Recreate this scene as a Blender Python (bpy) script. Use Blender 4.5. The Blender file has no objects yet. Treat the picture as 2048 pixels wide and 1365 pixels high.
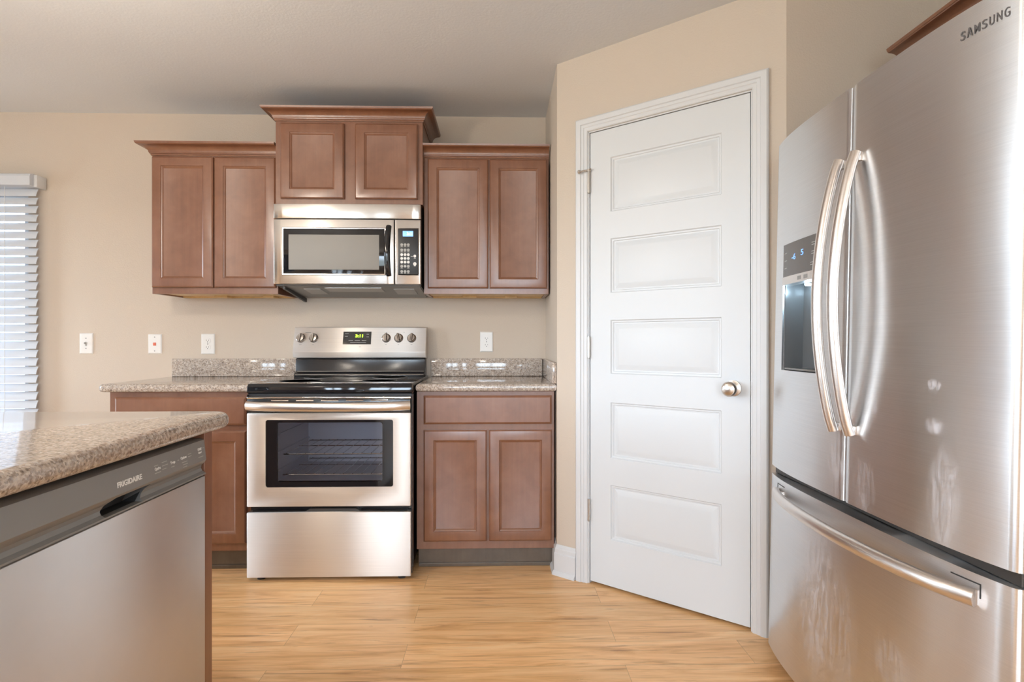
import bpy, bmesh, math, random
from mathutils import Vector, Matrix
random.seed(7)
sc = bpy.context.scene
C = bpy.context.collection
R = math.radians

# ------------------------------------------------------------------ camera, light, exposure
H = 1.115
cd = bpy.data.cameras.new('camera')
cd.sensor_fit = 'HORIZONTAL'; cd.sensor_width = 36.0; cd.lens = 36.0 * 1138.0 / 2048.0
cd.clip_start = 0.02
cam = bpy.data.objects.new('camera', cd); C.objects.link(cam)
cam.location = (0, 0, H); cam.rotation_euler = (R(90), 0, R(-1.45))
sc.camera = cam
vs = sc.view_settings
vs.view_transform = 'Standard'; vs.look = 'None'; vs.gamma = 1.0; vs.use_curve_mapping = False
vs.exposure = 0.66
SKY_STRENGTH = 13.0
LAMP_W = 17.0
LAMP_COL = (1.0, 0.90, 0.78)

world = bpy.data.worlds.new('daylight'); sc.world = world; world.use_nodes = True
wt = world.node_tree; wt.nodes.clear()
wo = wt.nodes.new('ShaderNodeOutputWorld'); wb = wt.nodes.new('ShaderNodeBackground')
wc = wt.nodes.new('ShaderNodeTexCoord'); wsx = wt.nodes.new('ShaderNodeSeparateXYZ')
wr = wt.nodes.new('ShaderNodeValToRGB'); wm = wt.nodes.new('ShaderNodeMath'); wm.operation = 'MULTIPLY_ADD'
wm.inputs[1].default_value = 0.5; wm.inputs[2].default_value = 0.5
wt.links.new(wc.outputs['Generated'], wsx.inputs[0]); wt.links.new(wsx.outputs['Z'], wm.inputs[0])
wt.links.new(wm.outputs[0], wr.inputs[0]); 
# sky darkened on the kitchen window's side to cut blind glare and counter reflection
wy = wt.nodes.new('ShaderNodeValToRGB'); wmx = wt.nodes.new('ShaderNodeMix'); wmx.data_type = 'RGBA'; wmx.blend_type = 'MULTIPLY'; wmx.inputs[0].default_value = 1.0
wy.color_ramp.elements[0].position = 0.35; wy.color_ramp.elements[0].color = (1, 1, 1, 1); wy.color_ramp.elements[1].position = 0.6; wy.color_ramp.elements[1].color = (0.26, 0.29, 0.33, 1)
wt.links.new(wsx.outputs['Y'], wy.inputs[0]); wt.links.new(wr.outputs[0], wmx.inputs[6]); wt.links.new(wy.outputs[0], wmx.inputs[7]); wt.links.new(wmx.outputs[2], wb.inputs[0]); wt.links.new(wb.outputs[0], wo.inputs[0])
e = wr.color_ramp.elements
e[0].position = 0.0; e[0].color = (0.20, 0.22, 0.23, 1)
e[1].position = 1.0; e[1].color = (0.68, 0.86, 1.06, 1)
x = wr.color_ramp.elements.new(0.49); x.color = (0.30, 0.35, 0.37, 1)
x = wr.color_ramp.elements.new(0.52); x.color = (0.76, 0.91, 1.08, 1)
wb.inputs[1].default_value = SKY_STRENGTH

# room extents
XL, XR, YB, YF, ZC = -4.3, 1.78, 3.37, -3.8, 2.442
WINS = []   # (centre, size x, size y, rotation) of every daylight opening, for its portal

def daylight(name, loc, sx, sy, rot):
    l = bpy.data.lights.new(name, 'AREA'); l.shape = 'RECTANGLE'; l.size = sx; l.size_y = sy
    l.cycles.is_portal = True
    o = bpy.data.objects.new(name, l); C.objects.link(o); o.location = loc; o.rotation_euler = rot
    return o

# ------------------------------------------------------------------ materials
MATS = {}
def newmat(name):
    m = bpy.data.materials.new(name); m.use_nodes = True
    nt = m.node_tree; nt.nodes.clear()
    out = nt.nodes.new('ShaderNodeOutputMaterial'); p = nt.nodes.new('ShaderNodeBsdfPrincipled')
    nt.links.new(p.outputs[0], out.inputs[0])
    MATS[name] = m
    return m, nt, p, out
def N(nt, t, **kw):
    n = nt.nodes.new(t)
    for k, v in kw.items():
        if k in n.inputs.keys() if isinstance(k, str) else False: n.inputs[k].default_value = v
        else: setattr(n, k, v)
    return n
def L(nt, a, b): nt.links.new(a, b)
def coords(nt, scale=(1, 1, 1), kind='Object', rot=(0, 0, 0), loc=(0, 0, 0)):
    tc = nt.nodes.new('ShaderNodeTexCoord'); mp = nt.nodes.new('ShaderNodeMapping')
    mp.inputs['Scale'].default_value = scale; mp.inputs['Rotation'].default_value = rot; mp.inputs['Location'].default_value = loc
    if kind == 'World':
        g = nt.nodes.new('ShaderNodeNewGeometry'); L(nt, g.outputs['Position'], mp.inputs[0])
    else: L(nt, tc.outputs[kind], mp.inputs[0])
    return mp.outputs[0]
def noise(nt, vec, scale, detail=4, rough=0.55, dist=0.0):
    n = nt.nodes.new('ShaderNodeTexNoise'); n.inputs['Scale'].default_value = scale; n.inputs['Detail'].default_value = detail
    n.inputs['Roughness'].default_value = rough; n.inputs['Distortion'].default_value = dist
    if vec is not None: L(nt, vec, n.inputs['Vector'])
    return n.outputs[0]
def ramp(nt, fac, stops, interp='LINEAR'):
    r = nt.nodes.new('ShaderNodeValToRGB'); r.color_ramp.interpolation = interp
    el = r.color_ramp.elements
    while len(el) < len(stops): el.new(0.5)
    for i, (p, c) in enumerate(stops):
        el[i].position = p; el[i].color = c if len(c) == 4 else (*c, 1)
    L(nt, fac, r.inputs[0]); return r.outputs[0]
def mixc(nt, fac, a, b, mode='MIX'):
    m = nt.nodes.new('ShaderNodeMix'); m.data_type = 'RGBA'; m.blend_type = mode
    for s, v in ((m.inputs[0], fac), (m.inputs[6], a), (m.inputs[7], b)):
        if hasattr(v, 'node'): L(nt, v, s)
        elif isinstance(v, (int, float)): s.default_value = v
        else: s.default_value = (*v, 1) if len(v) == 3 else v
    return m.outputs[2]
def math_(nt, op, a, b=0.0, c=0.0):
    m = nt.nodes.new('ShaderNodeMath'); m.operation = op
    for i, v in enumerate((a, b, c)):
        if hasattr(v, 'node'): L(nt, v, m.inputs[i])
        else: m.inputs[i].default_value = v
    return m.outputs[0]
def bump(nt, h, strength, dist=0.002):
    b = nt.nodes.new('ShaderNodeBump'); b.inputs['Strength'].default_value = strength; b.inputs['Distance'].default_value = dist
    L(nt, h, b.inputs['Height']); return b.outputs[0]
def plain(name, col, rough=0.5, metal=0.0, spec=0.5, emit=None, coat=0.0):
    m, nt, p, o = newmat(name)
    p.inputs['Base Color'].default_value = (*col, 1); p.inputs['Roughness'].default_value = rough; p.inputs['Metallic'].default_value = metal
    p.inputs['Specular IOR Level'].default_value = spec; p.inputs['Coat Weight'].default_value = coat
    if emit: p.inputs['Emission Color'].default_value = (*emit[0], 1); p.inputs['Emission Strength'].default_value = emit[1]
    return m

def wall_mat(name, col, bs=0.25, scale=140):
    m, nt, p, o = newmat(name)
    v = coords(nt, kind='World')
    n1 = noise(nt, v, scale, 3, 0.6); n2 = noise(nt, v, 1.3, 2)
    c = mixc(nt, n2, tuple(x * 0.97 for x in col), tuple(min(1, x * 1.03) for x in col))
    L(nt, c, p.inputs['Base Color']); p.inputs['Roughness'].default_value = 0.72; p.inputs['Specular IOR Level'].default_value = 0.3
    L(nt, bump(nt, n1, bs, 0.004), p.inputs['Normal'])
    return m
wall_mat('wall_paint', (0.62, 0.53, 0.44))
wall_mat('ceiling_paint', (0.72, 0.735, 0.755), 0.2, 90)
plain('white_trim', (0.68, 0.685, 0.695), 0.35)
def door_paint():
    m, nt, p, o = newmat('door_paint')
    v = coords(nt, (1, 1, 1), 'Object')
    n = noise(nt, v, 260, 2)
    p.inputs['Base Color'].default_value = (0.67, 0.685, 0.70, 1); p.inputs['Roughness'].default_value = 0.42
    L(nt, bump(nt, n, 0.08, 0.001), p.inputs['Normal'])
door_paint()

def wood_mat(name, dark, mid, light, rough=0.34, seed=0.0):
    m, nt, p, o = newmat(name)
    v1 = coords(nt, (1, 1, 1), 'World', loc=(seed, seed, 0))
    v2 = coords(nt, (60, 60, 2.2), 'World', loc=(seed, 0, 0))
    n1 = noise(nt, v1, 9, 5, 0.6, 0.4); n2 = noise(nt, v2, 1.0, 4, 0.6); n3 = noise(nt, v1, 260, 2)
    c = ramp(nt, n1, [(0.25, dark), (0.5, mid), (0.78, light)])
    g = ramp(nt, n2, [(0.3, (0.90, 0.89, 0.88)), (0.7, (1.04, 1.04, 1.03))])
    c = mixc(nt, 1.0, c, g, 'MULTIPLY')
    L(nt, c, p.inputs['Base Color'])
    rr = math_(nt, 'MULTIPLY_ADD', n1, 0.16, rough - 0.08); L(nt, rr, p.inputs['Roughness'])
    p.inputs['Specular IOR Level'].default_value = 0.75
    p.inputs['Coat Weight'].default_value = 0.45; p.inputs['Coat Roughness'].default_value = 0.22
    L(nt, bump(nt, n3, 0.05, 0.0006), p.inputs['Normal'])
    return m
wood_mat('stained_wood', (0.190, 0.074, 0.036), (0.230, 0.094, 0.047), (0.275, 0.120, 0.064))
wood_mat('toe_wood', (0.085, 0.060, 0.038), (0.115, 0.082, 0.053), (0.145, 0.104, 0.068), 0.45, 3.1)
wood_mat('maple_ply', (0.62, 0.38, 0.13), (0.74, 0.48, 0.19), (0.80, 0.55, 0.26), 0.5, 1.7)

def granite(name, sc_=1.0, rough=0.12):
    m, nt, p, o = newmat(name)
    v = coords(nt, kind='World')
    vo = nt.nodes.new('ShaderNodeTexVoronoi'); vo.inputs['Scale'].default_value = 210 * sc_; L(nt, v, vo.inputs['Vector'])
    sp = nt.nodes.new('ShaderNodeSeparateColor'); L(nt, vo.outputs['Color'], sp.inputs[0])
    c1 = ramp(nt, sp.outputs[0], [(0.0, (0.10, 0.075, 0.06)), (0.14, (0.23, 0.175, 0.14)), (0.32, (0.42, 0.33, 0.26)), (0.52, (0.56, 0.47, 0.39)), (0.72, (0.43, 0.39, 0.37)), (0.86, (0.70, 0.63, 0.56))], 'CONSTANT')
    n1 = noise(nt, v, 75 * sc_, 5, 0.65); n2 = noise(nt, v, 420 * sc_, 2)
    c2 = ramp(nt, n1, [(0.34, (0.20, 0.155, 0.13)), (0.46, (0.45, 0.37, 0.31)), (0.56, (0.58, 0.50, 0.43)), (0.68, (0.66, 0.62, 0.58))])
    c = mixc(nt, 0.5, c1, c2)
    L(nt, c, p.inputs['Base Color']); p.inputs['Roughness'].default_value = rough
    p.inputs['Specular IOR Level'].default_value = 0.6
    return m
granite('granite', 1.1, 0.07)

def steel(name, col=(0.66, 0.63, 0.60), rough=0.36, an=0.9, tangent=(0, 0, 1), brush=(3, 3, 600), dent=0.0, rvar=0.10):
    m, nt, p, o = newmat(name)
    v = coords(nt, brush, 'Object'); n = noise(nt, v, 1.0, 3, 0.6)
    c = ramp(nt, n, [(0.3, tuple(x * 0.95 for x in col)), (0.7, tuple(x * 1.04 for x in col))])
    L(nt, c, p.inputs['Base Color']); p.inputs['Metallic'].default_value = 1.0
    L(nt, math_(nt, 'MULTIPLY_ADD', n, rvar, rough - rvar / 2), p.inputs['Roughness'])
    p.inputs['Anisotropic'].default_value = an
    cx = nt.nodes.new('ShaderNodeCombineXYZ')
    for i in range(3): cx.inputs[i].default_value = tangent[i]
    L(nt, cx.outputs[0], p.inputs['Tangent'])
    if dent:
        v2 = coords(nt, (1, 1, 0.7), 'Object'); n2 = noise(nt, v2, 2.6, 1, 0.3)
        L(nt, bump(nt, n2, 1.0, dent), p.inputs['Normal'])
    return m, nt, p, o, c
steel('range_steel', (0.84, 0.79, 0.74), 0.50)
steel('microwave_steel', (0.68, 0.65, 0.62), 0.20, 0.95, rvar=0.04)
steel('dish_steel', (0.76, 0.755, 0.755), 0.45, 0.7, brush=(600, 3, 3))
steel('bar_steel', (0.76, 0.71, 0.67), 0.30, 0.3)
plain('satin_nickel', (0.60, 0.55, 0.50), 0.28, 1.0)
plain('hinge_metal', (0.50, 0.47, 0.43), 0.35, 1.0)
plain('chrome', (0.62, 0.60, 0.58), 0.10, 1.0)

def fridge_steel():
    m, nt, p, o, c = steel('fridge_steel', (0.74, 0.74, 0.745), 0.34, 0.85, dent=0.014)
    # dried wipe marks and scuffs, each at its own place on the doors (object space = fridge-local metres)
    tc = nt.nodes.new('ShaderNodeTexCoord'); sx = nt.nodes.new('ShaderNodeSeparateXYZ'); L(nt, tc.outputs['Object'], sx.inputs[0])
    st = noise(nt, coords(nt, (1, 26, 5), 'Object', rot=(R(-14), 0, 0)), 3.0, 4, 0.7, 0.6)
    st2 = noise(nt, coords(nt, (1, 1, 1), 'Object'), 38, 3, 0.7)
    total = None
    for (y, z, ry, rz, k) in SMUDGES:
        dy = math_(nt, 'MULTIPLY', math_(nt, 'SUBTRACT', sx.outputs['Y'], y), 1 / ry)
        dz = math_(nt, 'MULTIPLY', math_(nt, 'SUBTRACT', sx.outputs['Z'], z), 1 / rz)
        d = math_(nt, 'ADD', math_(nt, 'MULTIPLY', dy, dy), math_(nt, 'MULTIPLY', dz, dz))
        f = math_(nt, 'MAXIMUM', math_(nt, 'SUBTRACT', 1.0, d), 0.0)
        f = math_(nt, 'MULTIPLY', f, k)
        total = f if total is None else math_(nt, 'MAXIMUM', total, f)
    s = ramp(nt, st, [(0.36, (0, 0, 0)), (0.66, (1, 1, 1))]); s2 = ramp(nt, st2, [(0.3, (0.25,) * 3), (0.7, (1,) * 3)])
    f = math_(nt, 'MULTIPLY', math_(nt, 'MULTIPLY', s, s2), total)
    f = math_(nt, 'MINIMUM', math_(nt, 'MULTIPLY', f, 1.3), 0.8)
    df = nt.nodes.new('ShaderNodeBsdfDiffuse'); df.inputs[0].default_value = (0.62, 0.60, 0.62, 1)
    ms = nt.nodes.new('ShaderNodeMixShader'); L(nt, f, ms.inputs[0]); L(nt, p.outputs[0], ms.inputs[1]); L(nt, df.outputs[0], ms.inputs[2])
    L(nt, ms.outputs[0], o.inputs[0])
SMUDGES = [(0.12, 0.36, 0.11, 0.26, 0.9), (0.02, 0.33, 0.10, 0.20, 0.45), (-0.33, 0.78, 0.045, 0.13, 0.9), (-0.20, 0.35, 0.08, 0.06, 0.5),
           (0.04, 0.78, 0.05, 0.10, 0.6), (-0.30, 1.02, 0.02, 0.016, 1.4), (-0.305, 0.93, 0.03, 0.02, 1.3), (-0.12, 0.95, 0.012, 0.02, 1.0), (-0.08, 0.74, 0.05, 0.08, 0.5)]
fridge_steel()

plain('black_glass', (0.012, 0.012, 0.014), 0.06, 0, 0.6)
plain('black_enamel', (0.018, 0.018, 0.02), 0.18, 0, 0.6)
plain('black_plastic', (0.02, 0.02, 0.022), 0.4)
plain('dark_metal', (0.09, 0.085, 0.08), 0.4, 0.6)
plain('rubber', (0.02, 0.02, 0.02), 0.7)
plain('grey_plastic', (0.30, 0.29, 0.28), 0.4)
plain('panel_grey', (0.27, 0.265, 0.255), 0.45, 0.35)
plain('pocket_steel', (0.34, 0.32, 0.30), 0.3, 0.8)
plain('oven_enamel', (0.70, 0.71, 0.76), 0.4)
plain('print_white', (0.85, 0.84, 0.82), 0.5)
plain('print_grey', (0.30, 0.29, 0.28), 0.5)
plain('letter_grey', (0.13, 0.12, 0.12), 0.5)
plain('knob_chrome', (0.36, 0.33, 0.31), 0.14, 1.0)
plain('print_dim', (0.45, 0.44, 0.42), 0.5)
plain('wall_plate', (0.82, 0.80, 0.77), 0.32)
plain('slot_dark', (0.03, 0.03, 0.03), 0.6)
plain('jack_red', (0.72, 0.16, 0.09), 0.4)
plain('mw_mesh', (0.33, 0.315, 0.29), 0.5, 0.0, 0.3)
plain('lcd_blue', (0.20, 0.42, 0.75), 0.3, emit=((0.22, 0.50, 1.0), 0.55))
plain('lcd_light', (0.5, 0.75, 1.0), 0.3, emit=((0.55, 0.80, 1.0), 1.4))
plain('led_green', (0.3, 0.8, 0.0), 0.3, emit=((0.45, 1.0, 0.02), 2.2))
plain('led_blue', (0.1, 0.3, 0.9), 0.3, emit=((0.18, 0.36, 1.0), 0.9))
plain('led_white', (0.7, 0.9, 1.0), 0.3, emit=((0.60, 0.85, 1.0), 8.0))
plain('fridge_glass', (0.10, 0.085, 0.075), 0.10, 0.0, 0.7)
plain('dispenser_dark', (0.15, 0.15, 0.15), 0.25, 0.2, 0.5)
plain('fridge_side', (0.07, 0.06, 0.055), 0.5, 0.2)
plain('lamp_metal', (0.5, 0.47, 0.42), 0.35, 1.0)
plain('lamp_glass', (0.9, 0.85, 0.75), 0.4, emit=((1.0, 0.82, 0.60), 5.0))
plain('cord_white', (0.75, 0.74, 0.73), 0.7)

def blind_mat():
    m, nt, p, o = newmat('blind_slat')
    p.inputs['Base Color'].default_value = (0.66, 0.68, 0.72, 1); p.inputs['Roughness'].default_value = 0.4
    tr = nt.nodes.new('ShaderNodeBsdfTranslucent'); tr.inputs[0].default_value = (0.75, 0.82, 0.95, 1)
    ms = nt.nodes.new('ShaderNodeMixShader'); ms.inputs[0].default_value = 0.07
    L(nt, p.outputs[0], ms.inputs[1]); L(nt, tr.outputs[0], ms.inputs[2]); L(nt, ms.outputs[0], o.inputs[0])
blind_mat()
def glass(name, tint, fac):
    m, nt, p, o = newmat(name)
    nt.nodes.remove(p)
    t = nt.nodes.new('ShaderNodeBsdfTransparent'); t.inputs[0].default_value = (*tint, 1)
    g = nt.nodes.new('ShaderNodeBsdfGlossy'); g.inputs['Roughness'].default_value = 0.03; g.inputs[0].default_value = (1, 1, 1, 1)
    fr = nt.nodes.new('ShaderNodeFresnel'); fr.inputs[0].default_value = 1.45
    ms = nt.nodes.new('ShaderNodeMixShader')
    L(nt, math_(nt, 'MULTIPLY', fr.outputs[0], fac), ms.inputs[0]); L(nt, t.outputs[0], ms.inputs[1]); L(nt, g.outputs[0], ms.inputs[2]); L(nt, ms.outputs[0], o.inputs[0])
glass('clear_glass', (0.96, 0.97, 0.97), 1.0)
glass('oven_glass', (0.86, 0.86, 0.88), 1.0)

def floor_mat():
    m, nt, p, o = newmat('plank_floor')
    pos = coords(nt, kind='World', loc=(0.33, 0.07, 0))
    br = nt.nodes.new('ShaderNodeTexBrick'); L(nt, pos, br.inputs['Vector'])
    br.offset = 0.37; br.squash = 1.0
    br.inputs['Scale'].default_value = 1.0; br.inputs['Brick Width'].default_value = 1.22; br.inputs['Row Height'].default_value = 0.155
    br.inputs['Mortar Size'].default_value = 0.0009; br.inputs['Mortar Smooth'].default_value = 0.2
    br.inputs['Color1'].default_value = (0, 0, 0, 1); br.inputs['Color2'].default_value = (1, 1, 1, 1); br.inputs['Mortar'].default_value = (0.5, 0.5, 0.5, 1)
    rnd = nt.nodes.new('ShaderNodeSeparateColor'); L(nt, br.outputs['Color'], rnd.inputs[0]); r = rnd.outputs[0]
    off = nt.nodes.new('ShaderNodeCombineXYZ')
    L(nt, math_(nt, 'MULTIPLY', r, 17.0), off.inputs[0]); L(nt, math_(nt, 'MULTIPLY', r, 9.0), off.inputs[1]); L(nt, math_(nt, 'MULTIPLY', r, 5.0), off.inputs[2])
    av = nt.nodes.new('ShaderNodeVectorMath'); av.operation = 'ADD'; L(nt, pos, av.inputs[0]); L(nt, off.outputs[0], av.inputs[1])
    mp = nt.nodes.new('ShaderNodeMapping'); mp.inputs['Scale'].default_value = (1.2, 10, 1); L(nt, av.outputs[0], mp.inputs[0])
    g1 = noise(nt, mp.outputs[0], 1.6, 6, 0.62, 1.1)
    mp2 = nt.nodes.new('ShaderNodeMapping'); mp2.inputs['Scale'].default_value = (0.75, 16, 1); L(nt, av.outputs[0], mp2.inputs[0])
    g2 = noise(nt, mp2.outputs[0], 1.7, 6, 0.66, 2.2)
    mp3 = nt.nodes.new('ShaderNodeMapping'); mp3.inputs['Scale'].default_value = (4, 120, 1); L(nt, av.outputs[0], mp3.inputs[0])
    g3 = noise(nt, mp3.outputs[0], 1.5, 3, 0.6)
    c = ramp(nt, g1, [(0.28, (0.60, 0.30, 0.115)), (0.42, (0.80, 0.46, 0.20)), (0.55, (0.90, 0.56, 0.27)), (0.74, (0.95, 0.67, 0.38))])
    st = ramp(nt, g2, [(0.56, (0, 0, 0)), (0.69, (1, 1, 1))])
    c = mixc(nt, math_(nt, 'MULTIPLY', st, 0.72), c, (0.27, 0.10, 0.038))
    fine = ramp(nt, g3, [(0.3, (0.90, 0.89, 0.87)), (0.7, (1.05, 1.05, 1.05))]); c = mixc(nt, 1.0, c, fine, 'MULTIPLY')
    tint = mixc(nt, r, (0.93, 0.92, 0.92), (1.05, 1.05, 1.08)); c = mixc(nt, 1.0, c, tint, 'MULTIPLY')
    c = mixc(nt, math_(nt, 'MULTIPLY', br.outputs['Fac'], 0.55), c, (0.22, 0.12, 0.06))
    L(nt, c, p.inputs['Base Color'])
    L(nt, math_(nt, 'MULTIPLY_ADD', g1, 0.12, 0.27), p.inputs['Roughness']); p.inputs['Specular IOR Level'].default_value = 0.5
    L(nt, bump(nt, g3, 0.06, 0.001), p.inputs['Normal'])
floor_mat()

# ------------------------------------------------------------------ mesh helpers
ORG = {}
class B:
    def __init__(s): s.bm = bmesh.new()
    def box(s, x0, x1, y0, y1, z0, z1, bev=0.0, seg=2):
        r = bmesh.ops.create_cube(s.bm, size=1.0)
        vs_ = r['verts']
        for v in vs_:
            v.co = Vector(((x0 + x1) / 2 + v.co.x * (x1 - x0), (y0 + y1) / 2 + v.co.y * (y1 - y0), (z0 + z1) / 2 + v.co.z * (z1 - z0)))
        if bev > 0:
            es = set(e_ for v in vs_ for e_ in v.link_edges)
            bmesh.ops.bevel(s.bm, geom=list(es), offset=bev, segments=seg, profile=0.5, affect='EDGES')
        return s
    def poly(s, pts, ext, bev=0.0, seg=2, which=None):
        """extrude a closed polygon (3-D points) by the vector ext"""
        ext = Vector(ext)
        a = [s.bm.verts.new(Vector(p)) for p in pts]; b = [s.bm.verts.new(Vector(p) + ext) for p in pts]
        n = len(pts); fs = [s.bm.faces.new(a), s.bm.faces.new(list(reversed(b)))]
        for i in range(n): fs.append(s.bm.faces.new((a[i], b[i], b[(i + 1) % n], a[(i + 1) % n])))
        bmesh.ops.recalc_face_normals(s.bm, faces=fs)
        if bev > 0:
            es = [e_ for e_ in set(e_ for f in fs for e_ in f.edges) if e_.calc_face_angle(0) > R(35)]
            bmesh.ops.bevel(s.bm, geom=es, offset=bev, segments=seg, profile=0.5, affect='EDGES')
        return s
    def rings(s, x0, x1, z0, z1, y0, prof, fn=None, cap=True):
        """concentric rectangles facing -y: prof = [(inset, height above y0)]; fn maps (x, y, z) to a point"""
        fn = fn or (lambda x, y, z: (x, y, z)); prev = None
        for (i, h) in prof:
            q = [s.bm.verts.new(fn(*c)) for c in ((x0 + i, y0 - h, z0 + i), (x1 - i, y0 - h, z0 + i), (x1 - i, y0 - h, z1 - i), (x0 + i, y0 - h, z1 - i))]
            if prev:
                for k in range(4): s.bm.faces.new((prev[k], prev[(k + 1) % 4], q[(k + 1) % 4], q[k]))
            prev = q
        if cap: s.bm.faces.new(prev)
        return s
    def tube(s, pts, ra, rb=None, n=12, side=None, cap=True):
        """swept ellipse: radius ra along `side`, rb across it"""
        rb = rb or ra; pts = [Vector(p) for p in pts]; loops = []
        for i, p in enumerate(pts):
            d = (pts[min(i + 1, len(pts) - 1)] - pts[max(i - 1, 0)]).normalized()
            u = Vector(side) if side else (Vector((0, 0, 1)) if abs(d.z) < 0.9 else Vector((1, 0, 0)))
            u = (u - d * u.dot(d)).normalized(); w = d.cross(u)
            loops.append([s.bm.verts.new(p + u * ra * math.cos(2 * math.pi * k / n) + w * rb * math.sin(2 * math.pi * k / n)) for k in range(n)])
        for a, b in zip(loops, loops[1:]):
            for k in range(n): s.bm.faces.new((a[k], a[(k + 1) % n], b[(k + 1) % n], b[k]))
        if cap: s.bm.faces.new(list(reversed(loops[0]))); s.bm.faces.new(loops[-1])
        return s
    def lathe(s, prof, c, axis=(0, 0, 1), n=28):
        """prof = [(radius, height along axis)]"""
        ax = Vector(axis).normalized(); u = ax.orthogonal().normalized(); w = ax.cross(u); c = Vector(c); loops = []
        for r, h in prof:
            loops.append([s.bm.verts.new(c + ax * h + (u * math.cos(2 * math.pi * k / n) + w * math.sin(2 * math.pi * k / n)) * max(r, 1e-5)) for k in range(n)])
        for a, b in zip(loops, loops[1:]):
            for k in range(n): s.bm.faces.new((a[k], a[(k + 1) % n], b[(k + 1) % n], b[k]))
        s.bm.faces.new(list(reversed(loops[0]))); s.bm.faces.new(loops[-1])
        return s
    def sweep(s, path, prof, closed=False):
        """moulding: path = plan points, prof = closed polygon of (out, z); outward is to the right of travel"""
        P = [Vector((p[0], p[1])) for p in path]; n = len(P); loops = []
        for i in range(n):
            dn = (P[i + 1] - P[i]).normalized() if i < n - 1 else (P[i] - P[i - 1]).normalized()
            dp = (P[i] - P[i - 1]).normalized() if i > 0 else dn
            n1 = Vector((dp.y, -dp.x)); n2 = Vector((dn.y, -dn.x)); m = n1 + n2; m = m / (m.length_squared / 2) if m.length > 1e-6 else n1
            loops.append([s.bm.verts.new((P[i].x + m.x * o, P[i].y + m.y * o, z)) for o, z in prof])
        k = len(prof)
        for a, b in zip(loops, loops[1:]):
            for j in range(k): s.bm.faces.new((a[j], a[(j + 1) % k], b[(j + 1) % k], b[j]))
        s.bm.faces.new(list(reversed(loops[0]))); s.bm.faces.new(loops[-1])
        return s
    def build(s, name, mat, parent=None, label=None, smooth=30, local=False):
        bmesh.ops.recalc_face_normals(s.bm, faces=s.bm.faces[:])
        me = bpy.data.meshes.new(name)
        off = ORG.get(parent.name) if parent else None
        if off is not None and not local:
            for v in s.bm.verts: v.co -= off
        s.bm.to_mesh(me); s.bm.free()
        me.materials.append(MATS[mat])
        if smooth:
            me.shade_smooth(); me.set_sharp_from_angle(angle=R(smooth))
        o = bpy.data.objects.new(name, me); C.objects.link(o)
        if parent: o.parent = parent; ORG[o.name] = ORG[parent.name] if not local else Vector((0, 0, 0))
        else: ORG[o.name] = Vector((0, 0, 0))
        if label: o['label'] = label
        return o
def thing(name, label, cat, loc=(0, 0, 0), group=None, kind=None, rot=None):
    o = bpy.data.objects.new(name, None); C.objects.link(o); o.location = loc; o.empty_display_size = 0.1
    if rot: o.rotation_euler = rot
    o['label'] = label; o['category'] = cat
    if group: o['group'] = group
    if kind: o['kind'] = kind
    ORG[o.name] = Vector(loc); return o
def tag(o, label, cat, group=None, kind=None):
    o['label'] = label; o['category'] = cat
    if group: o['group'] = group
    if kind: o['kind'] = kind
    return o
def struct(o, label, cat): return tag(o, label, cat, None, 'structure')
def cut(o, cutters):
    """subtract box meshes (B) from object o for good"""
    for b in cutters:
        bmesh.ops.recalc_face_normals(b.bm, faces=b.bm.faces[:])
        me = bpy.data.meshes.new('cutter'); b.bm.to_mesh(me); b.bm.free()
        off = ORG[o.name]
        for v in me.vertices: v.co -= off
        c = bpy.data.objects.new('cutter', me); C.objects.link(c)
        if o.parent: c.parent = o.parent
        md = o.modifiers.new('cut', 'BOOLEAN'); md.operation = 'DIFFERENCE'; md.object = c; md.solver = 'EXACT'
        bpy.context.view_layer.update()
        dg = bpy.context.evaluated_depsgraph_get()
        nm = bpy.data.meshes.new_from_object(o.evaluated_get(dg))
        o.modifiers.remove(md); mats = list(o.data.materials)
        o.data = nm
        if not nm.materials:
            for m_ in mats: nm.materials.append(m_)
        bpy.data.objects.remove(c)
        nm.shade_smooth(); nm.set_sharp_from_angle(angle=R(30))
def text(body, size, origin, right, up, mat, name, parent, label=None, width=None, depth=0.0004, bold=0.0, align='LEFT'):
    """raised lettering as a mesh; origin = left end of baseline, right/up = axes"""
    cu = bpy.data.curves.new(name, 'FONT'); cu.body = body; cu.size = size; cu.extrude = depth / 2; cu.offset = bold; cu.align_x = align
    t = bpy.data.objects.new(name, cu); C.objects.link(t)
    bpy.context.view_layer.update()
    dg = bpy.context.evaluated_depsgraph_get()
    me = bpy.data.meshes.new_from_object(t.evaluated_get(dg)); bpy.data.objects.remove(t)
    xs = [v.co.x for v in me.vertices]; k = 1.0
    x_min = 0.0
    if width and xs: k = width / (max(xs) - min(xs)); x_min = min(xs)
    r = Vector(right).normalized(); u = Vector(up).normalized(); w = r.cross(u); o0 = Vector(origin)
    off = ORG[parent.name]
    for v in me.vertices: v.co = o0 + r * (v.co.x - x_min) * k + u * v.co.y + w * v.co.z - off
    me.materials.clear(); me.materials.append(MATS[mat])
    o = bpy.data.objects.new(name, me); C.objects.link(o); o.parent = parent; ORG[o.name] = off
    if label: o['label'] = label
    return o

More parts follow.
